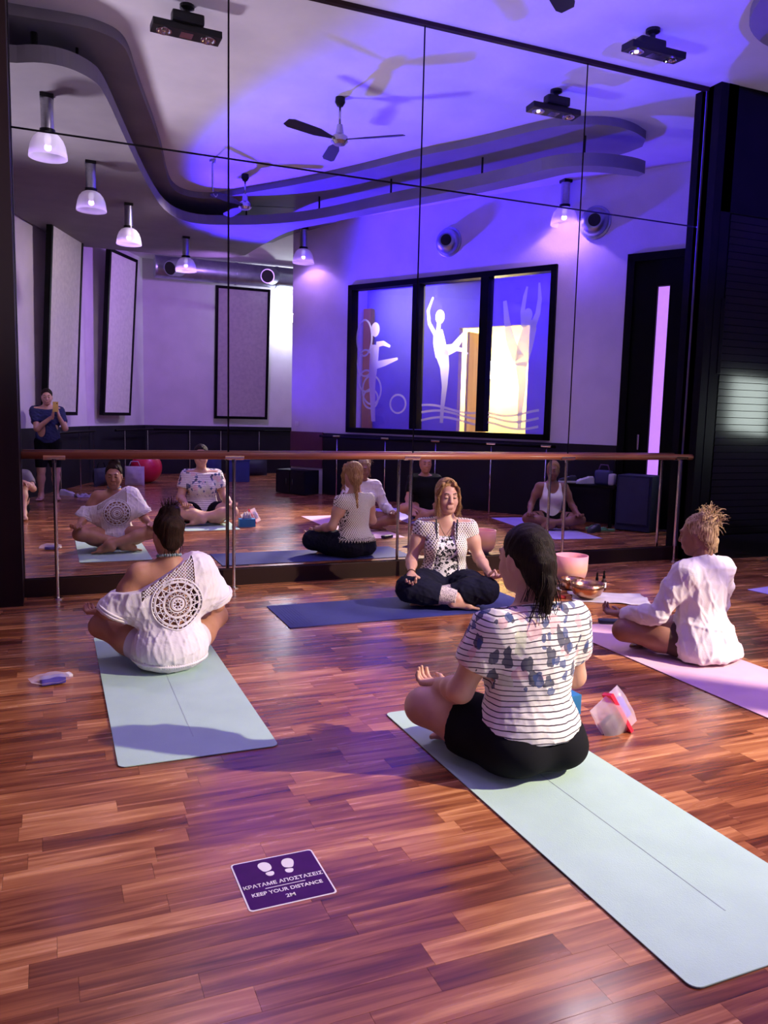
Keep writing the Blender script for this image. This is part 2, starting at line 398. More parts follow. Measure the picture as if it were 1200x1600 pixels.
# unseen hood added to trim the corridor spot's beam to the window opening
mb = MB()
cb(4.10, 4.353, 1.52, 1.55, 3.86, 4.50); cb(4.69, 5.02, 1.52, 1.55, 3.86, 4.50); cb(4.353, 4.69, 1.52, 1.55, 4.155, 4.50); cb(4.353, 4.69, 1.52, 1.55, 3.86, 3.945)
cb(4.10, 5.02, 1.55, 1.95, 4.48, 4.50); cb(4.10, 5.02, 1.55, 1.95, 3.86, 3.88); cb(4.10, 4.12, 1.55, 1.95, 3.88, 4.48); cb(5.0, 5.02, 1.55, 1.95, 3.88, 4.48); cb(4.10, 5.02, 1.93, 1.95, 3.88, 4.48); cb(4.5, 4.6, 1.7, 1.8, 4.50, HC)
struct(mb.build('unseen_beam_hood', M_black))

# left post, plinth under the mirror
struct(MB().box((-0.86, -0.15, HC / 2), (1.30, 0.30, HC)).build('trim_2', M_darkwood))
struct(MB().box((2.92, 0.0, 0.0675), (6.26, 0.06, 0.135)).build('baseboard_front', M_plinth))

# ------------------------------------------------------------------ mirror wall: eight panes
mw = thing('mirror_wall', 'large wall mirror of eight tall panes behind the wooden barre', 'mirror', (0, 0, 0))
xs = [-0.212, 1.326, 2.972, 4.622, 6.04]; zs = [0.135, 3.372, HC]
MB().box((2.92, 0.035, 2.41), (6.26, 0.016, 4.56)).build('backing', M_seam, mw)
for i in range(4):
    for k in range(2):
        g = 0.007
        MB().box(((xs[i] + xs[i + 1]) / 2, 0.006, (zs[k] + zs[k + 1]) / 2), (xs[i + 1] - xs[i] - 2 * g, 0.012, zs[k + 1] - zs[k] - 2 * g)).build('pane', M_mirror, mw)

struct(MB().box((2.92, -0.012, HC - 0.018), (6.26, 0.024, 0.034)).build('trim_3', M_darkwood))
# assumed small daylight window in the right wall beside the door, hidden behind the closet
w2 = bpy.data.objects.new('assumed_window', None); col.objects.link(w2); w2.location = W(0, 0, 0); w2.rotation_euler = (0, 0, WROT); struct(w2)
w2['label'] = 'small bright assumed daylight window beside the black door, out of view'
MB().box((-.62, .05, 1.46), (.44, .012, .66)).build('pane', mat('assumed_daylight_pane', (.7, .8, .78), .3, emit=(0.86, 1.0, 0.94), estr=14.0), w2)  # glowing pane added for the bright reflection on the closet slats
fr2 = MB()
for s_ in (-.87, -.37): fr2.box((s_, .03, 1.46), (.06, .10, .78))
for z_ in (1.10, 1.82): fr2.box((-.62, .03, z_), (.44, .10, .06))
fr2.build('window_frame', M_black, w2)

# ------------------------------------------------------------------ barre in front of the mirror
b = thing('ballet_barre', 'long round wooden ballet barre on chrome posts along the mirror', 'barre', (0, -0.13, 0))
MB().tube([(-0.20, 0, 1.075), (6.05, 0, 1.075)], 0.029, 16).build('rail', M_barre, b, smooth=True)
for x in (0.02, 1.345, 2.90, 4.52, 5.90):
    MB().tube([(x, 0, 0.0), (x, 0, 1.03)], 0.014, 12).tube([(x, 0, 0.0), (x, 0, 0.012)], 0.038, 14).build('post', M_chrome, b, smooth=False, auto=True)
    mb = MB()
    n = 10; prof = []
    for k in range(n + 1):
        a = math.pi + math.pi * k / n; prof.append((0.034 * math.cos(a), 0.034 * math.sin(a)))
    for k in range(n + 1):
        a = 2 * math.pi - math.pi * k / n; prof.append((0.030 * math.cos(a), 0.030 * math.sin(a)))
    MX = T(x, 0, 1.075) @ Matrix(((0, 0, 1, 0), (1, 0, 0, 0), (0, 1, 0, 0), (0, 0, 0, 1)))
    mb.prism(prof, -0.075, 0.075, MX)
    mb.tube([(x, 0, 1.02), (x, 0, 1.046)], 0.017, 12)
    mb.build('bracket', M_chrome, b)

# ------------------------------------------------------------------ black louvred closet right of the mirror
cl = thing('louvred_closet', 'tall black closet with glossy horizontal louvre slats right of the mirror', 'closet', (6.06, -0.18, 0))
MB().box((0.05, 0.095, HC / 2), (0.10, 0.17, HC - 0.002)).box((1.10, 0.14, HC / 2), (2.2, 0.07, HC - 0.002)).box((0.16, 0.03, HC / 2), (0.12, 0.05, HC - 0.002)).box((1.15, 0.03, 4.1), (2.1, 0.05, 1.19)).build('case', M_black, cl)
MB().box((0.215, 0.012, 2.30), (0.05, 0.03, 0.75), bev=0.008).build('pull_handle', M_black, cl)
sl = MB(); d = 0.072
sl.box((0, 0, 0), (1.86, 0.012, 0.066), Matrix.Rotation(math.radians(5), 4, 'X'))
slm = sl.mesh('slat', M_louver)
z = 0.30
while z < 3.48:
    link_mesh('slat', slm, cl, (1.20, 0.045, z)); z += d
MB().box((1.15, 0.03, 0.13), (2.1, 0.05, 0.255)).build('bottom_rail', M_louver, cl)
MB().box((2.16, 0.03, 1.9), (0.08, 0.05, 3.3)).build('stile', M_black, cl)

# ------------------------------------------------------------------ window_1 in the right wall
win = bpy.data.objects.new('window_1', None); col.objects.link(win); win.location = W(0, 0, 0); win.rotation_euler = (0, 0, WROT)
struct(win); win['label'] = 'wide black framed interior window with frosted dancers'
fr = MB(); F = 0.085
fr.box(((WS0 + WS1) / 2, 0.04, WZ1 - F / 2), (WS1 - WS0, 0.18, F)).box(((WS0 + WS1) / 2, 0.04, WZ0 + F / 2 - .01), (WS1 - WS0, 0.18, F))
for s in (WS0 + F / 2, WS1 - F / 2): fr.box((s, 0.04, (WZ0 + WZ1) / 2), (F, 0.18, WZ1 - WZ0))
fr.build('window_frame', M_black, win)
panes = [(WS0 + F, 2.92), (3.07, 4.17), (4.33, WS1 - F)]
for s in (2.995, 4.25): MB().box((s, 0.04, (WZ0 + WZ1) / 2), (0.14, 0.16, WZ1 - WZ0 - 2 * F)).build('mullion', M_black, win)
for a, c in panes: MB().box(((a + c) / 2, 0.06, (WZ0 + WZ1) / 2), (c - a, 0.008, WZ1 - WZ0 - 2 * F + .03)).build('pane', M_glass, win)
# frosted film dancers: outlines in metres, x to the viewer's right in the mirror is -s
def blob_path(pts, radii, n=10):
    """union-like outline of a tapering stroke"""
    L_, R_ = [], []
    for i, p in enumerate(pts):
        a = Vector(pts[max(i - 1, 0)]); c = Vector(pts[min(i + 1, len(pts) - 1)])
        t = (c - a).normalized(); nrm = Vector((-t.y, t.x)); q = Vector(p)
        L_.append(q + nrm * radii[i]); R_.append(q - nrm * radii[i])
    return [tuple(v) for v in L_] + [tuple(v) for v in R_[::-1]]
def film(mb, pts, radii, th0=0.048, th1=0.0535):
    # thin film on the room side of the glass; strokes given in (s, z)
    poly = blob_path(pts, radii)
    n = len(pts)
    vs = [(p[0], th0, p[1]) for p in poly] + [(p[0], th1, p[1]) for p in poly]; N_ = len(poly)
    fs = []
    for i in range(n - 1):
        a, b_, c, d_ = i, i + 1, N_ - 2 - i, N_ - 1 - i
        fs += [(a, b_, c, d_), (a + N_, d_ + N_, c + N_, b_ + N_)]
    for i in range(N_):
        j = (i + 1) % N_; fs.append((i, i + N_, j + N_, j))
    mb.add(vs, fs)
def disc(mb, c, rx, rz, n=18, th0=0.048, th1=0.0535):
    vs = [(c[0] + rx * math.cos(2 * math.pi * k / n), th, c[1] + rz * math.sin(2 * math.pi * k / n)) for th in (th0, th1) for k in range(n)]
    mb.add(vs, [tuple(range(n)), tuple(range(2 * n - 1, n - 1, -1))] + [(k, k + n, (k + 1) % n + n, (k + 1) % n) for k in range(n)])
def px(s): return s
# middle pane dancer: arabesque (image x increases as s decreases)
def dancer_middle():
    mb = MB(); S = 3.74
    f = lambda *p: [(S - x, z) for x, z in p]
    film(mb, f((-.01, 1.33), (.0, 1.55), (.03, 1.9), (.02, 2.2), (-.04, 2.42)), [.03, .035, .05, .085, .12])
    film(mb, f((-.04, 2.38), (-.10, 2.6), (-.13, 2.78)), [.12, .115, .085])
    film(mb, f((-.13, 2.75), (-.11, 2.92)), [.04, .035]); disc(mb, (S + .10, 2.99), .085, .11)
    film(mb, f((-.18, 2.72), (-.30, 2.9), (-.33, 3.1), (-.24, 3.3)), [.035, .03, .026, .015])
    film(mb, f((-.02, 2.45), (.18, 2.5), (.32, 2.66), (.42, 2.78)), [.10, .07, .045, .015])
    film(mb, f((.16, 2.50), (.34, 2.46), (.44, 2.40)), [.04, .03, .012])
    film(mb, f((-.10, 2.62), (.02, 2.48), (.14, 2.44)), [.03, .025, .02])
    return mb
def dancer_right():
    mb = MB(); S = 2.36
    f = lambda *p: [(S - x, z) for x, z in p]
    film(mb, f((.0, 1.28), (.0, 1.55), (.02, 1.9), (-.02, 2.25)), [.03, .04, .055, .085])
    film(mb, f((-.02, 2.2), (.04, 2.5), (.10, 2.75), (.12, 2.86)), [.10, .125, .11, .06])
    disc(mb, (S - .06, 2.93), .075, .10)
    film(mb, f((.14, 2.74), (.22, 2.95), (.24, 3.15), (.22, 3.38)), [.05, .04, .032, .014])
    film(mb, f((.0, 2.76), (-.03, 2.98), (.0, 3.2), (.03, 3.34)), [.04, .035, .03, .014])
    film(mb, f((-.06, 2.3), (-.2, 2.55), (-.28, 2.85), (-.33, 3.16)), [.09, .07, .05, .03])
    return mb
def dancer_left():
    mb = MB(); S = 5.15
    f = lambda *p: [(S - x, z) for x, z in p]
    film(mb, f((.02, 1.32), (.0, 1.6), (-.02, 2.0), (.0, 2.3), (.02, 2.6)), [.04, .05, .07, .09, .09])
    disc(mb, (S - .02, 2.85), .09, .12)
    film(mb, f((.05, 2.6), (.2, 2.62), (.34, 2.56)), [.05, .04, .02])
    film(mb, f((.0, 2.25), (.25, 2.3), (.5, 2.36)), [.07, .05, .02])
    return mb
dancer_middle().build('dancer_film', M_frost, win); dancer_right().build('dancer_film', M_frost, win); dancer_left().build('dancer_film', thin_glass('faint_film', (0.85, 0.85, 0.9), 0.02, 0.22, (0.5, 0.45, 0.7)), win)
def ring(mb, c, rx, rz, r, n=28, a0=0, a1=2 * math.pi):
    film(mb, [(c[0] + rx * math.cos(a0 + (a1 - a0) * k / n), c[1] + rz * math.sin(a0 + (a1 - a0) * k / n)) for k in range(n + 1)], [r] * (n + 1), 0.0482, 0.0532)
mb = MB()
for c, rx, rz in [((5.36, 2.72), .16, .30), ((5.33, 2.3), .17, .22), ((5.18, 1.85), .20, .24), ((5.30, 2.0), .16, .18), ((4.62, 1.62), .16, .15), ((5.2, 1.7), .16, .16)]: ring(mb, c, rx, rz, .016)
mb.build('ring_film', M_frost, win)
mb = MB()
for dz, ph in ((0.0, 0), (0.13, .4), (0.24, 1.1)):
    film(mb, [(4.14 - 1.04 * k / 20, 1.36 + dz * .8 + .06 * math.sin(k / 20 * 4 + ph) ) for k in range(21)], [.018] * 21, 0.0484, 0.053)
    film(mb, [(2.90 - 0.85 * k / 20, 1.32 + dz * .8 + .05 * math.sin(k / 20 * 4 + ph + 2.2)) for k in range(21)], [.018] * 21, 0.0484, 0.053)
mb.build('wave_film', M_frost, win)

# corridor door jamb and leaf seen through the window
dj = thing('corridor_door', 'pale wooden open door leaf in the yellow lit doorway behind the window', 'door', W(4.66, 2.14, 0), WROT)
MB().box((-0.06, 0.38, 1.5), (0.05, 0.72, 2.98)).build('leaf', mat('door_oak', (0.55, 0.40, 0.20), 0.5, color2=(0.45, 0.30, 0.13), stretch=(1, 1, .1)), dj)
MB().tube([(-.11, .66, 1.2), (-.15, .66, 1.2), (-.15, .56, 1.2)], .011, 8).build('handle', M_chrome, dj)
o = thing('wood_post', 'narrow orange wooden post behind the left window pane', 'post', W(6.75, 1.9, 0), WROT)
MB().box((0, 0, 1.75), (0.18, 0.12, 3.5)).build('shaft', mat('orange_wood', (0.5, 0.2, 0.06), 0.5), o)
MB().box((0, 0, 0.05), (0.22, 0.16, 0.10)).build('foot', mat('orange_wood', ()), o)

# ------------------------------------------------------------------ door_1 with its lit glass strip
dr = bpy.data.objects.new('door_1', None); col.objects.link(dr); dr.location = W(0, 0, 0); dr.rotation_euler = (0, 0, WROT); struct(dr)
dr['label'] = 'tall black door with a narrow lit glass strip'
mb = MB(); D0, D1 = DS0 + .005, DS1 - .005; l0, l1, lz0, lz1 = 0.25, 0.41, 0.30, 3.19
mb.box(((D0 + l0) / 2, .07, DZ1 / 2), (l0 - D0, .10, DZ1 - .01)).box(((D1 + l1) / 2, .07, DZ1 / 2), (D1 - l1, .10, DZ1 - .01)).box(((l0 + l1) / 2, .07, lz0 / 2), (l1 - l0, .10, lz0)).box(((l0 + l1) / 2, .07, (DZ1 + lz1) / 2), (l1 - l0, .10, DZ1 - lz1 - .01))
mb.build('leaf', M_black, dr)
fm = MB(); fm.box((D1 - .0, -.015, DZ1 / 2), (.10, .05, DZ1 - .006)).box((D0, -.015, DZ1 / 2), (.10, .05, DZ1 - .006)).box(((D0 + D1) / 2, -.015, DZ1), (D1 - D0 + .1, .05, .10))
fm.build('door_frame', M_black, dr)
MB().box(((l0 + l1) / 2, .07, (lz0 + lz1) / 2), (l1 - l0, .012, lz1 - lz0)).build('pane', mat('lit_door_glass', (0.5, 0.3, 0.7), 0.2, emit=(0.50, 0.20, 0.88), estr=1.25), dr)
MB().tube([(0.52, -.06, 1.05), (0.52, -.06, 1.25)], .012, 8).tube([(0.52, -.06, 1.07), (0.52, .02, 1.07)], .008, 8).tube([(0.52, -.06, 1.23), (0.52, .02, 1.23)], .008, 8).build('handle', M_chrome, dr)

# barre on the window wall
wbr = thing('wall_barre', 'thin dark barre with chrome clamps under the dancer window', 'barre', W(0, 0, 0), WROT)
MB().tube([(1.66, -.16, 1.04), (6.15, -.16, 1.04)], .022, 10).build('rail', M_black, wbr, smooth=True)
for s in (1.8, 2.7, 3.7, 4.7, 5.75):
    MB().tube([(s, -.16, 0), (s, -.16, 1.03)], .012, 8).build('post', M_chrome, wbr, smooth=True)
    MB().box((s, -.16, 1.045), (.16, .055, .03), bev=.01).build('bracket', M_chrome, wbr)
bb = thing('back_barre', 'dark barre with chrome posts along the far back walls', 'barre', (0, 0, 0))
MB().tube([(1.2, -10.4, 1.0), (2.1, -11.9, 1.0), (2.3, -11.95, 1.0), (6.2, -11.95, 1.0)], .022, 10).build('rail', M_black, bb)
for x, y in [(1.4, -10.72), (1.95, -11.65), (2.9, -11.95), (3.6, -11.95), (4.5, -11.95), (5.4, -11.95)]:
    MB().tube([(x, y, 0), (x, y, 1.0)], .014, 8).build('post', M_chrome, bb)
b2 = thing('side_barre', 'dark barre with chrome posts on the left wall behind the photographer', 'barre', (0, 0, 0))
pa = [(wallA_x(y) + .17, y) for y in (-7.9, -9.8)]
MB().tube([(p[0], p[1], 1.0) for p in pa], .022, 10).build('rail', M_black, b2)
for y in (-8.1, -9.0, -9.7): MB().tube([(wallA_x(y) + .17, y, 0), (wallA_x(y) + .17, y, 1.0)], .014, 8).build('post', M_chrome, b2)
# ------------------------------------------------------------------ leaning acoustic panels
M_fabric = mat('panel_fabric', (0.60, 0.55, 0.56), 0.95, color2=(0.52, 0.47, 0.50), nscale=14, bump=0.2, bscale=120)
M_fabric_d = mat('panel_fabric_dark', (0.42, 0.36, 0.40), 0.95, color2=(0.36, 0.31, 0.36), nscale=14, bump=0.2, bscale=120)
def acoustic_panel(label, base, dvec, nroom, s0, s1, z0, z1, lean, m):
    # frame x along the wall, y out of the room
    dx = Vector((dvec[0], dvec[1], 0)).normalized(); ny = -Vector((nroom[0], nroom[1], 0)).normalized()
    if dx.cross(ny).z < 0: dx = -dx; s0, s1 = -s1, -s0
    o = thing('acoustic_panel', label, 'wall panel', (base[0], base[1], 0), group='leaning fabric wall panels')
    o.rotation_euler = (0, 0, math.atan2(dx.y, dx.x))
    a = math.atan2(lean, z1 - z0); M = T(0, -0.14, z0) @ Matrix.Rotation(a, 4, 'X'); h = math.hypot(z1 - z0, lean); w_ = s1 - s0; c = (s0 + s1) / 2
    MB().box((c, -0.03, h / 2), (w_ - .10, 0.04, h - .10), M).build('fabric', m, o)
    f = MB()
    for s in (s0 + .03, s1 - .03): f.box((s, -0.02, h / 2), (.06, .09, h), M)
    for z in (.03, h - .03): f.box((c, -0.02, z), (w_ - .12, .09, .06), M)
    f.build('frame', M_black, o)
    for zz in (.4, h - .5):
        yy = -(0.14 + zz * math.sin(a))
        MB().box((c, yy / 2 - .005, z0 + zz), (.06, -yy - .03, .06)).build('bracket', M_mframe, o)
    return o
acoustic_panel('pale fabric wall panel leaning above the man taking the photo', (-.3, -7.4), (.357, -.934), (.934, .357), .15, 1.57, 1.30, 4.50, .18, M_fabric)
acoustic_panel('narrow leaning fabric panel left of the back corner', (.653, -9.894), (.5, -.866), (.866, .5), .25, 1.45, 1.30, 4.45, .20, M_fabric)
acoustic_panel('grey leaning fabric panel on the far back wall beside the sconce', (0, -12.1), (1, 0), (0, 1), 3.45, 4.68, 1.27, 4.20, .22, M_fabric_d)

# ------------------------------------------------------------------ pendant lamps
M_pglow = mat('lamp_bulb', (1, 1, 1), 0.4, emit=(1.0, 0.92, 0.95), estr=.7)
def pendant(label, loc, s=1.0, power=16):
    o = thing('pendant_lamp', label, 'lamp', loc, group='industrial pendant lamps', scale=s)
    MB().box((0, 0, -.02), (.13, .13, .04), bev=.006).build('ceiling_plate', M_mframe, o)
    MB().tube([(0, 0, -.03), (0, 0, -.33)], .062, 20).build('housing', M_steel, o, auto=True)
    MB().tube([(0, 0, -.33), (0, 0, -.37)], .075, 20).build('collar', M_mframe, o, auto=True)
    prof_o = [(.075, -.365), (.11, -.385), (.145, -.43), (.168, -.49), (.180, -.56), (.184, -.60)]
    prof = prof_o + [(r - .006, z) for r, z in prof_o[::-1]]
    n = 32; vs = []; fs = []
    for i, (r, z) in enumerate(prof):
        for j in range(n):
            a = 2 * math.pi * j / n; rr = r * (1 + .012 * (j % 2)); vs.append((rr * math.cos(a), rr * math.sin(a), z))
    for i in range(len(prof) - 1):
        for j in range(n): fs.append((i * n + j, i * n + (j + 1) % n, (i + 1) * n + (j + 1) % n, (i + 1) * n + j))
    MB().add(vs, fs).build('shade', M_shade, o, smooth=True)
    MB().lathe([(.0, -.37), (.025, -.38), (.035, -.43), (.02, -.48), (0, -.485)], 12).build('bulb', M_pglow, o, smooth=True)
    lp = lamp('pendant_light', 'SPOT', (loc[0], loc[1], loc[2] - .50 * s), power, (0.52, 0.28, 1.0), target=(loc[0] + .001, loc[1], 0), size=0.03, spot_size=math.radians(165), spot_blend=.5)
    return o
pl = [((0.04, -1.83, 4.25), 'pendant lamp on the lower soffit nearest the left mirror edge'),
      ((0.50, -3.74, 4.25), 'second pendant lamp from the left under the soffit'),
      ((1.07, -5.51, 4.25), 'third pendant lamp from the left, before the tall leaning panels'),
      ((2.12, -7.28, 4.25), 'dim pendant lamp in front of the air duct'),
      ((4.10, -7.20, 4.60), 'pendant lamp beside the corner left of the dancer window'),
      ((5.64, -5.52, 4.70), 'pendant lamp above the middle of the dancer window'),
      ((6.63, -3.17, 4.70), 'pendant lamp at the right beside the large round vent')]
for i, (p, l) in enumerate(pl): pendant(l, p, .92 if i < 4 else 1.0, (8, 12, 20, 30, 40, 44, 90)[i])

# ------------------------------------------------------------------ ceiling fans
M_fanm = mat('fan_chrome', (0.55, 0.53, 0.55), 0.2, 0.9, nscale=4); M_blade = mat('fan_blade', (0.015, 0.014, 0.016), 0.3, nscale=4)
def fan(label, x, y, angs, drop=.42, r=.70):
    o = thing('ceiling_fan', label, 'fan', (x, y, HC), group='ceiling fans')
    MB().lathe([(.0, 0), (.05, 0), (.055, -.05), (.03, -.09), (0, -.095)], 18).build('canopy', M_mframe, o, auto=True)
    MB().tube([(0, 0, -.08), (0, 0, -drop + .10)], .012, 10).build('rod', M_fanm, o, smooth=True)
    MB().lathe([(0, -drop + .16), (.03, -drop + .15), (.045, -drop + .06), (.085, -drop + .03), (.09, -drop - .02), (.06, -drop - .05), (0, -drop - .055)], 24).build('motor', M_fanm, o, auto=True)
    for a in angs:
        M = Rz(math.radians(a)) @ T(0, 0, -drop) @ Matrix.Rotation(math.radians(-14), 4, 'X')
        pts = [(.08, -.02), (.16, -.03), (.30, -.065), (r - .06, -.07), (r, -.045), (r, .045), (r - .06, .07), (.30, .06), (.16, .03), (.08, .02)]
        MB().prism(pts, -.004, .004, M).build('blade', M_blade, o)
    return o
fan('three blade black ceiling fan reflected near the middle of the mirror', 2.87, -1.84, (158, 38, 278))
fan('farther black ceiling fan hanging before the back soffit', 2.58, -4.98, (140, 20, 260))
hr = thing('hanging_rod', 'thin grey rod with a hook hanging from the ceiling beside the farther fan', 'rod', (2.05, -4.55, HC))
MB().lathe([(0, 0), (.045, 0), (.04, -.03), (0, -.035)], 14).build('rose', M_steel, hr)
MB().tube([(0, 0, -.02), (0, 0, -.40)], .012, 8).build('rod', M_steel, hr)
MB().tube([(0, 0, -.40), (.02, 0, -.44), (.04, 0, -.46), (.06, 0, -.44), (.06, 0, -.42)], .008, 6).build('hook', M_steel, hr)

# ------------------------------------------------------------------ twin spot fixtures
M_lens = mat('spot_reflector', (0.75, 0.75, 0.75), 0.15, 1.0, nscale=4)
M_lenson = mat('spot_glow', (0.9, 0.9, 0.85), 0.3, emit=(1, .93, .8), estr=1.2)
def twin_spot(label, x, y, rz, lit=False):
    o = thing('twin_spotlight', label, 'spotlight', (x, y, HC), math.radians(rz), group='twin spotlights on the ceiling')
    MB().lathe([(0, 0), (.06, 0), (.06, -.025), (.03, -.04), (0, -.04)], 16).build('ceiling_rose', M_mframe, o)
    MB().tube([(0, 0, -.03), (0, 0, -.15)], .025, 10).build('stem', M_mframe, o)
    MB().box((0, .02, -.115), (.26, .10, .085), bev=.02).build('ballast', M_mframe, o)
    Mt = T(0, -.03, -.19) @ Matrix.Rotation(math.radians(4), 4, 'X')
    MB().box((0, 0, 0), (.56, .15, .055), Mt, bev=.006).build('head', M_mframe, o)
    MB().box((0, 0, -.029), (.10, .09, .006), Mt).build('plate', M_lens, o)
    for sx in (-1, 1):
        MB().lathe([(.062, -.028), (.062, -.036), (.05, -.036), (.022, -.012), (.022, -.02)], 20, Mt @ T(sx * .18, 0, 0)).build('reflector', M_lens, o)
        MB().lathe([(0, -.030), (.020, -.030), (.018, -.04), (0, -.044)], 12, Mt @ T(sx * .18, 0, 0)).build('bulb', M_lenson if lit and sx < 0 else M_lens, o)
    for sx in (-1, 1):
        vio = (not lit) and sx > 0
        lamp('twin_spot_fill', 'SPOT', (x + sx * .18, y - .03, HC - .24), 120 if vio else 95, (0.42, 0.10, 1.0) if vio else (1.0, 0.80, 0.84), target=(x + (.35 if vio else sx * .5), y - (3.1 if vio else 2.4), 0), size=.06, spot_size=math.radians(62 if vio else 105), spot_blend=1.0)  # fill light added at the fixtures, whose lamps are mostly off
    return o
twin_spot('black twin spotlight on the ceiling before the right mirror panes', 4.76, -.70, 0, True)
twin_spot('black twin spotlight reflected at the top left of the mirror', 1.11, -.60, -3)

# ------------------------------------------------------------------ air vents and duct
M_duct = mat('galvanised_duct', (0.42, 0.44, 0.55), 0.32, 0.9, color2=(0.32, 0.34, 0.45), nscale=6)
M_hole = mat('vent_inside', (0.004, 0.004, 0.005), 0.7)
def jet(label, s, z):
    o = thing('round_air_vent', label, 'air vent', W(s, 0, z), WROT, group='round ball vents in the wall')
    MX = Matrix.Rotation(math.radians(90), 4, 'X')
    MB().lathe([(.0, .0), (.225, .0), (.225, .02), (.20, .035), (.0, .035)], 32, MX).build('flange', M_duct, o, auto=True)
    MB().lathe([(.19, .03), (.185, .09), (.15, .15), (.10, .185), (.085, .185), (0, .16)], 28, MX @ Matrix.Rotation(math.radians(-18), 4, 'Y')).build('ball', M_duct, o, smooth=True)
    MB().lathe([(0, .17), (.084, .18), (.084, .188), (0, .188)], 20, MX @ Matrix.Rotation(math.radians(-18), 4, 'Y')).build('nozzle_mouth', M_hole, o)
    return o
jet('large round ball vent high on the wall above the black door', 1.31, 4.10)
jet('round ball vent above the middle of the dancer window', 3.68, 4.10)
dk = thing('air_duct', 'long round metal air duct under the ceiling of the back alcove', 'duct', (0, 0, 0))
MB().tube([(2.1, -11.35, 4.42), (5.9, -11.35, 4.42)], .23, 24).build('pipe', M_duct, dk, auto=True)
for x in (2.9, 3.8, 4.7): MB().tube([(x, -11.35, 4.42), (x + .05, -11.35, 4.42)], .24, 24).build('joint_band', M_duct, dk, auto=True)
for x, ln in ((2.45, .5), (4.45, .62)):
    p = [(x + .12, -11.20, 4.40), (x + .08, -11.0, 4.38), (x - .02, -10.8, 4.34), (x - .12, -11.20 + ln, 4.30)]
    o = MB().tube(p, [.17, .175, .17, .15], 20).build('nozzle', M_duct, dk, auto=True)
    q = Vector(p[3]); t = (q - Vector(p[2])).normalized()
    MB().tube([q + t * .002, q + t * .006], .13, 20).build('nozzle_mouth', M_hole, dk)

# sconce, switch
sc_ = thing('wall_sconce', 'small square glowing wall sconce in the back alcove', 'lamp', (5.20, -12.1, 3.62))
MB().box((0, .02, 0), (.12, .04, .12)).build('back_plate', M_steel, sc_)
MB().box((0, .09, 0), (.18, .10, .18), bev=.015).build('shade', mat('sconce_glow', (1, 1, 1), .4, emit=(0.92, 1.0, 0.98), estr=14), sc_)
lamp('sconce_light', 'POINT', (5.20, -11.8, 3.62), 110, (0.85, 0.95, 1.0), size=.1)
sw = thing('light_switch', 'small white light switch near the alcove corner', 'switch', W(6.86, -.004, 1.24), WROT)
MB().box((0, 0, 0), (.085, .012, .085), bev=.003).build('plate', mat('switch_white', (.75, .72, .75), .4), sw)
MB().box((0, -.008, 0), (.04, .008, .055)).build('rocker', mat('switch_white', ()), sw)

# ------------------------------------------------------------------ yoga mats
def rounded_rect(w_, h_, r, n=5):
    out = []
    for cx, cy, a0 in ((w_ / 2 - r, h_ / 2 - r, 0), (-w_ / 2 + r, h_ / 2 - r, 90), (-w_ / 2 + r, -h_ / 2 + r, 180), (w_ / 2 - r, -h_ / 2 + r, 270)):
        for k in range(n + 1):
            a = math.radians(a0 + 90 * k / n); out.append((cx + r * math.cos(a), cy + r * math.sin(a)))
    return out
def mat_obj(label, cx, cy, w_, h_, rz, top, under, th=.006, r=.03, line=None, curl=0.0):
    o = thing('yoga_mat', label, 'yoga mat', (cx, cy, 0), rz, group='yoga mats on the floor')
    poly = rounded_rect(w_, h_, r)
    MB().prism(poly, .0004, th * .45).build('underside', under, o)
    MB().prism(poly, th * .45, th).build('top_layer', top, o)
    if line:
        MB().box((0, -.06, th + .0004), (.004, h_ * .72, .0008)).build('centre_line', line, o)
    return o
M_mint = mat('mint_rubber', (0.43, 0.60, 0.54), 0.8, color2=(0.40, 0.56, 0.51), nscale=5, bump=.12, bscale=220)
M_mint_u = mat('mat_dark_underside', (0.03, 0.03, 0.045), 0.8)
M_blue = mat('blue_foam', (0.022, 0.028, 0.20), 0.8, color2=(0.018, 0.022, 0.17), nscale=6, bump=.3, bscale=160)
M_pink = mat('pink_rubber', (0.66, 0.40, 0.50), 0.75, color2=(0.62, 0.36, 0.46), nscale=5, bump=.12, bscale=200)
M_lil = mat('lilac_rubber', (0.45, 0.36, 0.75), 0.75, nscale=5, bump=.12, bscale=200)
M_green = mat('green_foam', (0.10, 0.45, 0.28), 0.75, nscale=5)
M_line = mat('mat_line', (0.38, 0.50, 0.50), 0.8)
mat_obj('pale mint yoga mat under the woman in the white crochet top', .545, -2.29, .655, 1.965, 0.0, M_mint, M_mint_u, line=M_line)
mat_obj('large pale mint yoga mat under the woman in the striped shirt', 1.785, -4.07, .66, 1.99, math.radians(.4), M_mint, M_mint_u, line=M_line)
bm_ = mat_obj('dark blue yoga mat under the instructor beside the mirror', 2.41, -1.14, 1.94, .635, 0.0, M_blue, mat('blue_dark', (.015, .02, .12), .8), r=.008)
for k in range(7): MB().box((-.93 + .022 * k, 0, .0062), (.006, .58, .0009)).build('rib', M_blue, bm_)
mat_obj('pink yoga mat under the woman in the white linen shirt', 3.51, -3.07, .64, 2.13, 0.0, M_pink, M_mint_u, r=.012)
mat_obj('lilac yoga mat under the woman in the white tank top', 5.98, -2.38, .64, 2.0, math.radians(8), M_lil, M_mint_u, r=.012)
mat_obj('green mat corner lying behind the crochet top woman', 1.02, -5.9, .55, 1.5, math.radians(6), M_green, M_mint_u, r=.01)
mat_obj('purple mat under the person in the black shirt', 4.75, -3.95, .62, 1.7, math.radians(4), M_lil, M_mint_u, r=.012)

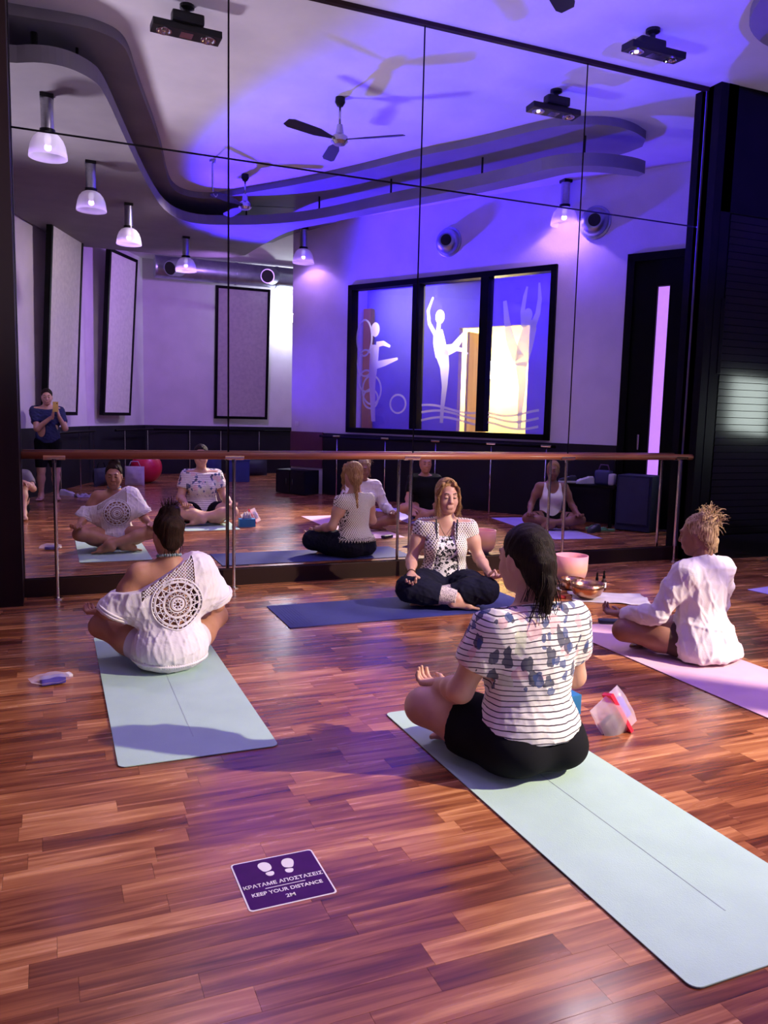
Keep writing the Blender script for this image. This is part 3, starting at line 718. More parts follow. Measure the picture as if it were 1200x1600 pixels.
# ------------------------------------------------------------------ floor distance sticker
sg = thing('floor_sticker', 'purple keep your distance floor sticker with white footprints', 'sign', (.625, -4.232, 0), math.radians(.6))
M_pur = mat('sticker_purple', (0.050, 0.004, 0.11), 0.6, color2=(0.040, 0.003, 0.09), nscale=20, spec=.15); M_wht = mat('sticker_white', (0.80, 0.76, 0.80), 0.4)
MB().prism(rounded_rect(.268, .258, .012), .0003, .0012).build('border', M_wht, sg)
MB().prism(rounded_rect(.258, .248, .010), .0012, .0016).build('field', M_pur, sg)
def foot_print(cx, cy, tilt, flipx):
    M = T(cx, cy, 0) @ Rz(math.radians(tilt)) @ Matrix.Diagonal((flipx, 1, 1, 1))
    sole = [(0, -.008), (.014, -.008), (.019, .004), (.022, .020), (.021, .034), (.013, .044), (.0, .046), (-.012, .040), (-.018, .026), (-.017, .010), (-.012, -.003)]
    heel = [(-.011, -.013), (.014, -.013), (.015, -.024), (.010, -.034), (.001, -.037), (-.008, -.033), (-.012, -.024)]
    f = 1.0 if flipx > 0 else -1
    mb = MB()
    for p in (sole, heel):
        p = chaikin(p, 2, True)
        pts = [tuple((M @ Vector((a, b_, 0)))[:2]) for a, b_ in p]; mb.prism(pts, .0016, .0020)
    mb.build('footprint', M_wht, sg)
foot_print(-.030, .062, 8, -1); foot_print(.034, .058, -8, 1)
def text_part(body, x, y, size, parent, m_, ext=.0002, sx=1.0, bold=0.0):
    cu = bpy.data.curves.new('t', 'FONT'); cu.body = body; cu.size = size; cu.align_x = 'CENTER'; cu.extrude = ext; cu.offset = bold; cu.resolution_u = 3
    tmp = bpy.data.objects.new('t', cu); col.objects.link(tmp)
    dg = bpy.context.evaluated_depsgraph_get(); me = bpy.data.meshes.new_from_object(tmp.evaluated_get(dg))
    bpy.data.objects.remove(tmp); me.materials.clear(); me.materials.append(m_)
    o = link_mesh('lettering', me, parent, (x, y, .0019)); o.scale = (sx, 1, 1); return o
text_part('ΚΡΑΤΑΜΕ ΑΠΟΣΤΑΣΕΙΣ', 0, -.020, .0235, sg, M_wht, sx=.93, bold=.0004)
MB().box((0, -.034, .0018), (.125, .003, .0004)).build('rule', M_wht, sg)
text_part('KEEP YOUR DISTANCE', 0, -.064, .0235, sg, M_wht, sx=.92, bold=.0004)
text_part('2M', 0, -.098, .0235, sg, M_wht, bold=.0004)

# ------------------------------------------------------------------ singing bowls and things around the instructor
def crystal_mat():
    m = bpy.data.materials.new('frosted_crystal'); m.use_nodes = True; nt = m.node_tree; N = nt.nodes; L = nt.links; b = N['Principled BSDF']
    tc = N.new('ShaderNodeTexCoord'); sp = N.new('ShaderNodeSeparateXYZ'); L.new(tc.outputs['Object'], sp.inputs[0])
    mr = N.new('ShaderNodeMapRange'); mr.inputs[2].default_value = .24; L.new(sp.outputs['Z'], mr.inputs[0])
    cr = N.new('ShaderNodeValToRGB'); e = cr.color_ramp; e.elements[0].position = .05; e.elements[0].color = (.10, .07, .35, 1); e.elements[1].position = .95; e.elements[1].color = (.85, .33, .40, 1)
    x = e.elements.new(.28); x.color = (.55, .30, .35, 1); x = e.elements.new(.5); x.color = (.85, .48, .30, 1)
    L.new(mr.outputs[0], cr.inputs[0]); L.new(cr.outputs[0], b.inputs['Base Color']); b.inputs['Roughness'].default_value = .55
    b.inputs['Subsurface Weight'].default_value = .4; b.inputs['Subsurface Radius'].default_value = (.05, .03, .03)
    return m
cb_ = thing('crystal_singing_bowl', 'frosted pink and orange crystal singing bowl beside the instructor', 'bowl', (4.16, -.78, .012))
MB().lathe([(.0, 0), (.06, .004), (.10, .025), (.128, .065), (.140, .12), (.143, .245), (.136, .245), (.132, .12), (.118, .07), (.09, .035), (0, .02)], 40).build('bowl', crystal_mat(), cb_, smooth=True)
MB().lathe([(.055, 0), (.075, 0), (.08, -.006), (.075, -.012), (.055, -.012), (.05, -.006)], 24).build('ring_base', mat('rubber_ring', (.05, .04, .08), .8), cb_)
M_brass = mat('hammered_brass', (0.62, 0.36, 0.20), 0.22, 1.0, color2=(0.45, 0.24, 0.14), nscale=25, bump=.3, bscale=70)
def metal_bowl(label, x, y, r, h, z=.002):
    o = thing('metal_singing_bowl', label, 'bowl', (x, y, z), group='metal singing bowls')
    MB().lathe([(0, 0), (r * .5, .002), (r * .8, h * .25), (r * .96, h * .65), (r, h), (r * .96, h), (r * .92, h * .65), (r * .76, h * .28), (0, .01)], 36).build('bowl', M_brass, o, smooth=True)
    MB().tube([(r * .98 * math.cos(a), r * .98 * math.sin(a), h) for a in np.linspace(0, 2 * math.pi, 36, endpoint=False)], .0035, 6, closed=True).build('rim', M_brass, o, smooth=True)
    return o
metal_bowl('large brass singing bowl on the white cloth', 3.93, -1.32, .135, .115, .017)
metal_bowl('smaller brass singing bowl behind the large one', 4.03, -.99, .10, .095, .002)
M_cloth = mat('white_cotton', (0.50, 0.45, 0.54), 0.9, color2=(0.42, 0.37, 0.47), nscale=9, bump=.2, bscale=90)
def cloth_patch(name, label, cx, cy, w_, h_, rz, amp=.012, seed=1, m_=None, part='sheet'):
    o = thing(name, label, 'cloth', (cx, cy, 0), rz)
    n, k = 26, 20; r_ = random.Random(seed); ph = [r_.uniform(0, 6) for _ in range(6)]
    top, bot = [], []
    for j in range(k + 1):
        for i in range(n + 1):
            u, v = i / n - .5, j / k - .5
            x = u * w_ + .01 * math.sin(9 * v + ph[0]); y = v * h_ + .012 * math.sin(8 * u + ph[1])
            z = .003 + amp * max(0, math.sin(13 * u + 4 * v + ph[2]) * .5 + math.sin(17 * v - 6 * u + ph[3]) * .5)
            top.append((x, y, z + .002)); bot.append((x, y, max(.0003, z - .001)))
    vs = top + bot; N_ = len(top); fs = []
    idx = lambda i, j: j * (n + 1) + i
    for j in range(k):
        for i in range(n):
            a, b_, c, d_ = idx(i, j), idx(i + 1, j), idx(i + 1, j + 1), idx(i, j + 1)
            fs += [(a, b_, c, d_), (a + N_, d_ + N_, c + N_, b_ + N_)]
    for i in range(n): fs += [(idx(i, 0), idx(i, 0) + N_, idx(i + 1, 0) + N_, idx(i + 1, 0)), (idx(i, k), idx(i + 1, k), idx(i + 1, k) + N_, idx(i, k) + N_)]
    for j in range(k): fs += [(idx(0, j), idx(0, j + 1), idx(0, j + 1) + N_, idx(0, j) + N_), (idx(n, j), idx(n, j) + N_, idx(n, j + 1) + N_, idx(n, j + 1))]
    MB().add(vs, fs).build(part, m_ or M_cloth, o, smooth=True)
    return o
cloth_patch('cotton_cloth', 'crumpled white cotton cloth under the large brass bowl', 4.13, -1.34, .60, .40, math.radians(-28), seed=3)
cloth_patch('folded_napkin', 'small folded grey napkin left of the brass bowl', 3.84, -.90, .22, .16, math.radians(-30), .02, seed=5, m_=mat('grey_cotton', (.5, .45, .6), .9))
def bottle(label, x, y, label_col):
    o = thing('dropper_bottle', label, 'bottle', (x, y, .006), group='dropper bottles behind the brass bowl')
    MB().lathe([(0, 0), (.021, .0), (.022, .01), (.022, .075), (.012, .09), (.011, .098), (0, .098)], 18).build('flask', mat('amber_glass', (.04, .02, .02), .15), o, smooth=True)
    MB().lathe([(.0225, .02), (.0228, .02), (.0228, .065), (.0225, .065)], 18).build('label_band', label_col, o)
    MB().lathe([(0, .098), (.0125, .098), (.0125, .122), (.008, .125), (.008, .155), (.004, .165), (0, .165)], 14).build('dropper', M_black, o, auto=True)
bottle('dropper bottle with a brown label behind the brass bowl', 4.17, -1.13, mat('brown_label', (.35, .16, .08), .6))
bottle('dropper bottle with a white label behind the brass bowl', 4.28, -1.08, mat('paper_label', (.75, .72, .75), .6))
cp = thing('paper_cup', 'white paper cup beside the ponytailed woman', 'cup', (3.62, -1.06, 0))
MB().lathe([(0, .0), (.034, .0), (.045, .115), (.047, .118), (.045, .120), (.042, .115), (.031, .008), (0, .008)], 24).build('cup', mat('paper_white', (.78, .74, .8), .6), cp, smooth=True)
MB().tube([(.046 * math.cos(a), .046 * math.sin(a), .119) for a in np.linspace(0, 2 * math.pi, 24, endpoint=False)], .0025, 6, closed=True).build('rolled_rim', mat('paper_white', ()), cp)
ph = thing('phone', 'dark violet smartphone lying before the brass bowl', 'phone', (3.60, -1.40, 0), math.radians(-38))
MB().box((0, 0, .006), (.16, .078, .009), bev=.003).build('case', mat('phone_violet', (.05, .02, .16), .3), ph)
MB().box((0, 0, .0108), (.15, .07, .0008)).build('screen', mat('phone_glass', (.01, .01, .03), .05), ph)
mlt = thing('bowl_mallet', 'red felt tipped wooden mallet lying before the bowls', 'mallet', (3.66, -1.20, .016), math.radians(-30))
MB().tube([(-.12, 0, 0), (.08, 0, 0)], .010, 10).build('handle', M_barre, mlt, smooth=True)
MB().tube([(.07, 0, 0), (.08, 0, 0), (.12, 0, 0), (.13, 0, 0)], [.012, .016, .016, .010], 12).build('felt_head', mat('red_felt', (.35, .02, .02), .9), mlt, smooth=True)
# small pad and blue case in front of the linen shirt woman
gl = thing('eyeglass_case', 'small dark blue case lying at the top of the pink mat', 'case', (3.60, -2.02, .006), math.radians(-25))
MB().box((0, 0, .016), (.15, .06, .032), bev=.012).build('shell', mat('navy_case', (.01, .012, .05), .5), gl)
MB().box((0, -.002, .017), (.152, .061, .003)).build('seam', M_black, gl)

# zip bags
M_plastic = thin_glass('clear_plastic', (.92, .9, .95), .08, .18, (.9, .86, .95))
def pouch(w_, h_, d_, seed, n=14, k=12):
    r_ = random.Random(seed); ph_ = [r_.uniform(0, 6) for _ in range(4)]
    fr_, bk = [], []
    for j in range(k + 1):
        for i in range(n + 1):
            u, v = i / n, j / k
            bulge = (math.sin(math.pi * u) ** .7) * (math.sin(math.pi * min(1, v * .9 + .02)) ** .6) * d_
            wr = .006 * math.sin(14 * u + 9 * v + ph_[0]) * math.sin(math.pi * u) + .004 * math.sin(23 * v + ph_[1])
            x = (u - .5) * w_; z = v * h_
            fr_.append((x, -bulge / 2 - wr * .5, z)); bk.append((x, bulge / 2 + wr * .5, z))
    N_ = len(fr_); idx = lambda i, j: j * (n + 1) + i; fs = []
    for j in range(k):
        for i in range(n):
            a, b_, c, d2 = idx(i, j), idx(i + 1, j), idx(i + 1, j + 1), idx(i, j + 1)
            fs += [(a, b_, c, d2), (a + N_, d2 + N_, c + N_, b_ + N_)]
    return fr_ + bk, fs
zb = thing('zip_bag', 'clear zip bag with a red seal standing beside the striped shirt woman', 'bag', (2.36, -3.62, .0), math.radians(4))
Mz = T(0, 0, .075) @ Matrix.Rotation(math.radians(-14), 4, 'X') @ Matrix.Rotation(math.radians(62), 4, 'Y') @ T(0, 0, -.10)
vs, fs = pouch(.20, .20, .09, 4); MB().add(vs, fs, Mz).build('bag', M_plastic, zb, smooth=True)
MB().box((0, -.004, .125), (.205, .062, .018), Mz).build('red_seal', mat('red_seal', (.75, .01, .05), .4), zb)
MB().box((.0, 0, .165), (.10, .03, .04), Mz, bev=.01).build('contents', mat('blue_packet', (.08, .07, .5), .5), zb)
MB().box((.03, 0, .06), (.09, .04, .07), Mz, bev=.012).build('contents', mat('dark_packet', (.05, .02, .05), .6), zb)
pk = thing('tissue_pack', 'crinkled clear packet with purple contents on the floor at the left', 'packet', (-.03, -2.13, 0), math.radians(10))
vs, fs = pouch(.20, .12, .055, 9); MB().add(vs, fs, T(0, .06, .028) @ Matrix.Rotation(math.radians(84), 4, 'X')).build('wrapper', M_plastic, pk, smooth=True)
MB().box((.01, 0, .024), (.12, .075, .034), bev=.012).build('contents', mat('violet_packet', (.07, .05, .35), .4), pk)
MB().box((.10, .01, .03), (.02, .05, .012), Rz(.2)).build('flap', mat('paper_white', ()), pk)

# tissue box in the mirror
tb = thing('tissue_box', 'blue tissue box with a white tissue beside the large mint mat', 'box', (2.245, -3.34, 0), math.radians(4))
MB().box((0, 0, .05), (.20, .12, .10), bev=.003).build('carton', mat('tissue_blue', (.01, .16, .40), .5), tb)
ts = MB(); n = 14
for lyr in range(2):
    vs, fs = [], []
    for i in range(n + 1):
        for j in range(6):
            u, v = i / n - .5, j / 5
            vs.append((u * .12 * (1 - .3 * v), (lyr - .5) * .02 + .014 * math.sin(u * 18 + lyr * 2) * v, .10 + v * (.065 + .025 * math.sin(u * 15 + lyr))))
    for i in range(n):
        for j in range(5): fs.append((i * 6 + j, (i + 1) * 6 + j, (i + 1) * 6 + j + 1, i * 6 + j + 1))
    ts.add(vs, fs)
o = ts.build('tissue', M_cloth, tb, smooth=True)
sm_ = o.modifiers.new('thick', 'SOLIDIFY'); sm_.thickness = .0015

# ------------------------------------------------------------------ things by the walls, seen in the mirror
bx = thing('speaker_cabinet', 'dark blue box speaker by the black door', 'speaker', W(.36, -.33, 0), WROT)
MB().box((0, 0, .37), (.46, .40, .72), bev=.01).build('cabinet', mat('speaker_carpet', (.012, .014, .06), .85, bump=.4, bscale=160), bx)
MB().box((.0, -.214, .40), (.40, .012, .60)).build('grille', mat('speaker_grille', (.015, .016, .07), .6, bump=.5, bscale=220), bx)
for a in (-.2, .2): MB().box((a, 0, .006), (.05, .35, .012)).build('foot', M_black, bx)
sh = thing('low_bench', 'black low bench holding shoes beside the blue speaker', 'bench', W(1.08, -.28, 0), WROT)
MB().box((0, 0, .54), (.85, .34, .04)).build('seat', M_black, sh)
for a in (-.38, .38):
    for c in (-.13, .13): MB().box((a, c, .26), (.04, .04, .52)).build('leg', M_black, sh)
M_shoe = mat('shoe_white', (.65, .62, .72), .6); M_shoed = mat('shoe_dark', (.03, .03, .06), .7)
def shoe(name, label, loc, rz, upper, sole, s=1.0, group=None):
    o = thing(name, label, 'shoe', loc, rz, group=group, scale=s)
    out = chaikin([(-.13, -.03), (-.13, .03), (-.06, .035), (.0, .034), (.08, .046), (.13, .03), (.14, 0), (.13, -.03), (.08, -.046), (0, -.034), (-.06, -.035)], 2, True)
    MB().prism(out, 0, .025).build('sole', sole, o)
    vs, fs = [], []; lv = [(0, 1.0, .025), (.0, .96, .045), (-.01, .85, .065), (-.03, .62, .085), (-.045, .42, .10)]
    n = len(out)
    for dx, sc2, z in lv:
        for p in out: vs.append((p[0] * sc2 + dx, p[1] * sc2 ** .5, z if p[0] < .02 else min(z, .05 + (.14 - p[0]) * .35)))
    for i in range(len(lv) - 1):
        for j in range(n): fs.append((i * n + j, i * n + (j + 1) % n, (i + 1) * n + (j + 1) % n, (i + 1) * n + j))
    fs.append(tuple(range((len(lv) - 1) * n, len(lv) * n)))
    MB().add(vs, fs).build('upper', upper, o, smooth=True)
    lc = MB()
    for k in range(4): lc.tube([(.0 + .02 * k, -.018, .082 - .008 * k), (.0 + .02 * k, .018, .082 - .008 * k)], .003, 5)
    lc.build('laces', M_cloth, o)
    return o
shoe('sneaker', 'black and white sneaker at the left end of the bench', W(1.38, -.30, .56) , math.radians(200), M_shoed, M_shoe)
shoe('sneaker', 'white sneaker in the middle of the bench', W(1.14, -.25, .56), math.radians(190), M_shoe, M_shoe)
bg = thing('shoulder_bag', 'dark bag with a white towel standing on the bench', 'bag', W(.88, -.27, .56), WROT)
MB().box((0, 0, .10), (.22, .14, .20), bev=.04).build('body', mat('bag_blue', (.03, .03, .12), .7), bg, smooth=True)
MB().tube([(-.08, 0, .19), (-.05, 0, .27), (.05, 0, .27), (.08, 0, .19)], .009, 8).build('strap', mat('bag_violet', (.12, .05, .16), .7), bg, smooth=True)
MB().box((-.13, -.02, .08), (.08, .12, .16), bev=.03).build('towel', M_cloth, bg, smooth=True)
def slipper(label, x, y, rz):
    o = thing('flip_flop', label, 'sandal', (x, y, 0), math.radians(rz), group='green sandals by the speaker')
    out = chaikin([(-.12, -.03), (-.12, .03), (0, .036), (.09, .048), (.13, .02), (.13, -.02), (.09, -.045), (0, -.034)], 2, True)
    MB().prism(out, 0.0005, .022).build('sole', mat('green_rubber', (.15, .42, .22), .7), o)
    MB().tube([(0, -.036, .02), (.03, -.03, .045), (.075, 0, .03), (.03, .03, .045), (0, .036, .02)], .007, 8).build('strap', mat('green_rubber', ()), o, smooth=True)
slipper('green sandal on the floor nearest the tank top woman', 6.62, -2.10, 200); slipper('green sandal on the floor nearest the blue speaker', 6.66, -1.92, 190)
shb = shoe('sneaker', 'dark sneaker on the floor behind the tank top woman', (6.42, -1.86, 0), math.radians(160), M_shoed, M_shoed)
# clutter along the left and back walls
rb = thing('exercise_ball', 'red exercise ball by the back wall', 'ball', (1.72, -9.75, 0))
MB().lathe([(.30 * math.sin(math.pi * k / 18), .30 - .30 * math.cos(math.pi * k / 18)) for k in range(19)], 28).build('ball', mat('red_vinyl', (.55, .01, .05), .35), rb, smooth=True)
MB().lathe([(0, .594), (.015, .594), (.012, .604), (0, .604)], 10).build('valve', M_cloth, rb)
def sack(name, label, loc, dims, m_, strapm, rz=0):
    o = thing(name, label, 'bag', loc, rz)
    vs, fs = pouch(dims[0], dims[2], dims[1], hash(label) % 97 if False else len(label)); MB().add(vs, fs).build('body', m_, o, smooth=True)
    a = dims[0] * .3; h_ = dims[2]
    MB().tube([(-a, 0, h_ - .01), (-a * .6, 0, h_ + .09), (a * .6, 0, h_ + .09), (a, 0, h_ - .01)], .008, 6).build('handle', strapm, o, smooth=True)
    return o
sack('tote_bag', 'lilac white tote bag before the red ball', (1.45, -9.25, 0.0), (.36, .14, .36), M_cloth, M_cloth, .3)
sack('gym_bag', 'dark gym bag against the left back wall', (.85, -9.2, 0.0), (.50, .26, .34), mat('gym_dark', (.02, .02, .05), .8), M_black, -1.0)
sack('backpack', 'dark blue backpack by the far back wall', (3.3, -11.4, 0.0), (.42, .24, .50), mat('gym_blue', (.02, .03, .14), .8), M_black, 0)
sack('duffel_bag', 'black duffel bag below the grey leaning panel', (4.2, -11.4, 0.0), (.70, .30, .36), mat('gym_dark', ()), M_black, 0)
wb_ = thing('water_bottle', 'blue water bottle next to the gym bag', 'bottle', (1.12, -8.95, 0))
MB().lathe([(0, 0), (.035, 0), (.037, .02), (.037, .16), (.02, .20), (.016, .21), (0, .21)], 18).build('flask', mat('bottle_blue', (.05, .08, .4), .15), wb_, smooth=True)
MB().lathe([(0, .21), (.018, .21), (.018, .24), (0, .24)], 14).build('cap', M_cloth, wb_)
pp = cloth_patch('folded_towel', 'white folded towel on the floor beside the standing man', .52, -7.25, .36, .22, .4, .05, seed=11)
shoe('sneaker', 'white sneaker on the floor between the standing man and the wall', (.22, -7.52, 0), math.radians(30), M_shoe, M_shoe)
cb2 = thing('blue_cabinet', 'speckled blue cabinet behind the standing man', 'cabinet', (-.62, -7.55, 0), math.atan2(-.934, .357) + math.pi)
MB().box((0, 0, .53), (.62, .40, 1.02), bev=.01).build('body', mat('speckled_blue', (.06, .05, .16), .7, color2=(.16, .14, .30), nscale=90, detail=1), cb2)
MB().box((0, 0, 1.055), (.66, .44, .03)).build('top', M_black, cb2); MB().box((0, 0, .01), (.56, .36, .02)).build('plinth', M_black, cb2)
sb = thing('storage_cabinet', 'low black cabinet below the maroon panel by the alcove', 'cabinet', W(6.55, -.30, 0), WROT)
MB().box((0, 0, .22), (.7, .36, .42)).build('body', M_wains, sb)
for a in (-.175, .175): 
    d_ = MB().box((a, -.19, .22), (.33, .02, .38)).build('door', M_wains, sb); MB().tube([(a + (.1 if a < 0 else -.1), -.21, .18), (a + (.1 if a < 0 else -.1), -.21, .28)], .006, 6).build('handle', M_chrome, d_)
bs = thing('blue_storage_box', 'dark blue storage box on the floor in the back alcove', 'box', (3.55, -9.9, 0), .1)
MB().box((0, 0, .22), (.45, .36, .44), bev=.01).build('body', mat('box_navy', (.015, .03, .16), .6), bs); MB().box((0, 0, .45), (.47, .38, .03), bev=.006).build('lid', mat('box_navy', ()), bs)
# ------------------------------------------------------------------ people: smooth signed-distance bodies
def V3(*a): return np.array(a, dtype=float)
def cap(a, b, ra, rb=None, k=.03, op='u'): return ('c', V3(*a), V3(*b), ra, ra if rb is None else rb, k, op)
def ell(c, r, k=.03, rot=None, op='u'): return ('e', V3(*c), V3(*r), rot, None, k, op)
def infl(ps, t, k=None):
    out = []
    for p in ps:
        if p[0] == 'c': out.append(('c', p[1], p[2], p[3] + t, p[4] + t, p[5] if k is None else k, p[6]))
        else: out.append(('e', p[1], p[2] + t, p[3], None, p[5] if k is None else k, p[6]))
    return out
def xform(ps, Rm, t):
    out = []
    for p in ps:
        if p[0] == 'c': out.append(('c', Rm @ p[1] + t, Rm @ p[2] + t) + p[3:])
        else: out.append(('e', Rm @ p[1] + t, p[2], Rm if p[3] is None else Rm @ p[3]) + p[4:])
    return out
def sdf_mesh(prims, res, clips=(), disp=None, pad=.02):
    lo = np.full(3, 9.); hi = np.full(3, -9.)
    for p in prims:
        if p[6] != 'u': continue
        if p[0] == 'c':
            r = max(p[3], p[4]); lo = np.minimum(lo, np.minimum(p[1], p[2]) - r); hi = np.maximum(hi, np.maximum(p[1], p[2]) + r)
        else: r = p[2].max(); lo = np.minimum(lo, p[1] - r); hi = np.maximum(hi, p[1] + r)
    lo -= pad; hi += pad
    n = np.ceil((hi - lo) / res).astype(int) + 1
    ax = [lo[i] + np.arange(n[i]) * res for i in range(3)]
    F = np.full(n, .2, dtype=np.float32)
    for p in prims:
        k = p[5]
        if p[0] == 'c':
            r = max(p[3], p[4]); a = np.minimum(p[1], p[2]) - r; b = np.maximum(p[1], p[2]) + r
        else: r = p[2].max(); a = p[1] - r; b = p[1] + r
        mg = k + 2.5 * res + .012
        i0 = np.maximum(0, np.floor((a - mg - lo) / res).astype(int)); i1 = np.minimum(n, np.ceil((b + mg - lo) / res).astype(int) + 1)
        if np.any(i1 <= i0): continue
        sl = tuple(slice(i0[i], i1[i]) for i in range(3))
        X = ax[0][sl[0]][:, None, None].astype(np.float32); Y = ax[1][sl[1]][None, :, None].astype(np.float32); Z = ax[2][sl[2]][None, None, :].astype(np.float32)
        if p[0] == 'c':
            ba = p[2] - p[1]; L2 = max(float(ba @ ba), 1e-9)
            dx, dy, dz = X - p[1][0], Y - p[1][1], Z - p[1][2]
            t = np.clip((dx * ba[0] + dy * ba[1] + dz * ba[2]) / L2, 0, 1)
            d = np.sqrt((dx - t * ba[0]) ** 2 + (dy - t * ba[1]) ** 2 + (dz - t * ba[2]) ** 2) - (p[3] + (p[4] - p[3]) * t)
        else:
            dx, dy, dz = X - p[1][0], Y - p[1][1], Z - p[1][2]
            if p[3] is not None:
                Q = p[3]
                dx, dy, dz = (dx * Q[0, 0] + dy * Q[1, 0] + dz * Q[2, 0], dx * Q[0, 1] + dy * Q[1, 1] + dz * Q[2, 1], dx * Q[0, 2] + dy * Q[1, 2] + dz * Q[2, 2])
            rx, ry, rz = p[2]
            k0 = np.sqrt((dx / rx) ** 2 + (dy / ry) ** 2 + (dz / rz) ** 2); k1 = np.sqrt((dx / rx ** 2) ** 2 + (dy / ry ** 2) ** 2 + (dz / rz ** 2) ** 2) + 1e-6
            d = k0 * (k0 - 1) / k1
        cur = F[sl]
        if p[6] == 'u':
            h = np.maximum(k - np.abs(cur - d), 0) / k; F[sl] = np.minimum(cur, d) - h * h * k * .25
        else:
            h = np.maximum(k - np.abs(cur + d), 0) / k; F[sl] = np.maximum(cur, -d) + h * h * k * .25
    X, Y, Z = ax[0][:, None, None].astype(np.float32), ax[1][None, :, None].astype(np.float32), ax[2][None, None, :].astype(np.float32)
    if disp is not None:
        sel = np.abs(F) < .05
        ix = np.nonzero(sel); F[ix] += disp(ax[0][ix[0]], ax[1][ix[1]], ax[2][ix[2]]).astype(np.float32)
    for c in clips: F = np.maximum(F, c(X, Y, Z).astype(np.float32))
    F[0] = F[-1] = .1; F[:, 0] = F[:, -1] = .1; F[:, :, 0] = F[:, :, -1] = .1
    return surface_nets(F, lo, res)
def surface_nets(F, lo, res):
    ins = F < 0
    nx, ny, nz = F.shape
    s = np.zeros((nx - 1, ny - 1, nz - 1), np.uint8)
    for a in (0, 1):
        for b in (0, 1):
            for c in (0, 1): s += ins[a:nx - 1 + a, b:ny - 1 + b, c:nz - 1 + c]
    act = np.argwhere((s > 0) & (s < 8))
    if len(act) == 0: return np.zeros((0, 3)), np.zeros((0, 4), int)
    idx = -np.ones(s.shape, np.int64); idx[act[:, 0], act[:, 1], act[:, 2]] = np.arange(len(act))
    cs = [(a, b, c) for a in (0, 1) for b in (0, 1) for c in (0, 1)]
    vals = np.stack([F[act[:, 0] + a, act[:, 1] + b, act[:, 2] + c] for a, b, c in cs], 1)
    acc = np.zeros((len(act), 3)); cnt = np.zeros(len(act))
    for i in range(8):
        for j in range(i + 1, 8):
            dd = [cs[j][q] - cs[i][q] for q in range(3)]
            if sum(abs(x) for x in dd) != 1: continue
            vi, vj = vals[:, i], vals[:, j]; mk = (vi < 0) != (vj < 0)
            t = np.where(mk, vi / np.where(mk, vi - vj, 1), 0)
            acc += np.where(mk[:, None], np.array(cs[i])[None] + t[:, None] * np.array(dd)[None], 0); cnt += mk
    V = lo + (act + acc / cnt[:, None]) * res
    faces = []
    for axis in range(3):
        sh = [slice(None)] * 3; sh2 = [slice(None)] * 3
        sh[axis] = slice(0, -1); sh2[axis] = slice(1, None)
        a_, b_ = ins[tuple(sh)], ins[tuple(sh2)]
        e = np.argwhere(a_ != b_)
        o1, o2 = [(1, 2), (2, 0), (0, 1)][axis]
        e = e[(e[:, o1] > 0) & (e[:, o2] > 0) & (e[:, o1] < F.shape[o1] - 1) & (e[:, o2] < F.shape[o2] - 1)]
        def g(d1, d2):
            q = e.copy(); q[:, o1] += d1; q[:, o2] += d2; return idx[q[:, 0], q[:, 1], q[:, 2]]
        quad = np.stack([g(-1, -1), g(0, -1), g(0, 0), g(-1, 0)], 1)
        flip_ = ~a_[e[:, 0], e[:, 1], e[:, 2]]
        quad[flip_] = quad[flip_][:, ::-1]
        faces.append(quad)
    Q = np.concatenate(faces); Q = Q[(Q >= 0).all(1)]
    return V, Q
def np_obj(name, parts, material, parent=None):
    vs, fs, n = [], [], 0
    for V, Q in parts:
        vs.append(V); fs.append(Q + n); n += len(V)
    V = np.concatenate(vs); Q = np.concatenate(fs)
    me = bpy.data.meshes.new(name)
    me.vertices.add(len(V)); me.vertices.foreach_set('co', V.astype(np.float32).ravel())
    me.loops.add(Q.size); me.loops.foreach_set('vertex_index', Q.astype(np.int32).ravel())
    me.polygons.add(len(Q)); me.polygons.foreach_set('loop_start', (np.arange(len(Q)) * 4).astype(np.int32))
    me.update(calc_edges=True); me.validate()
    me.polygons.foreach_set('use_smooth', np.ones(len(me.polygons), dtype=bool))
    if material: me.materials.append(material)
    o = bpy.data.objects.new(name, me); col.objects.link(o); o.parent = parent
    return o
def unit(v): v = np.asarray(v, float); return v / np.linalg.norm(v)
def rot_about(v, axis, a):
    axis = unit(axis); return v * math.cos(a) + np.cross(axis, v) * math.sin(a) + axis * (axis @ v) * (1 - math.cos(a))

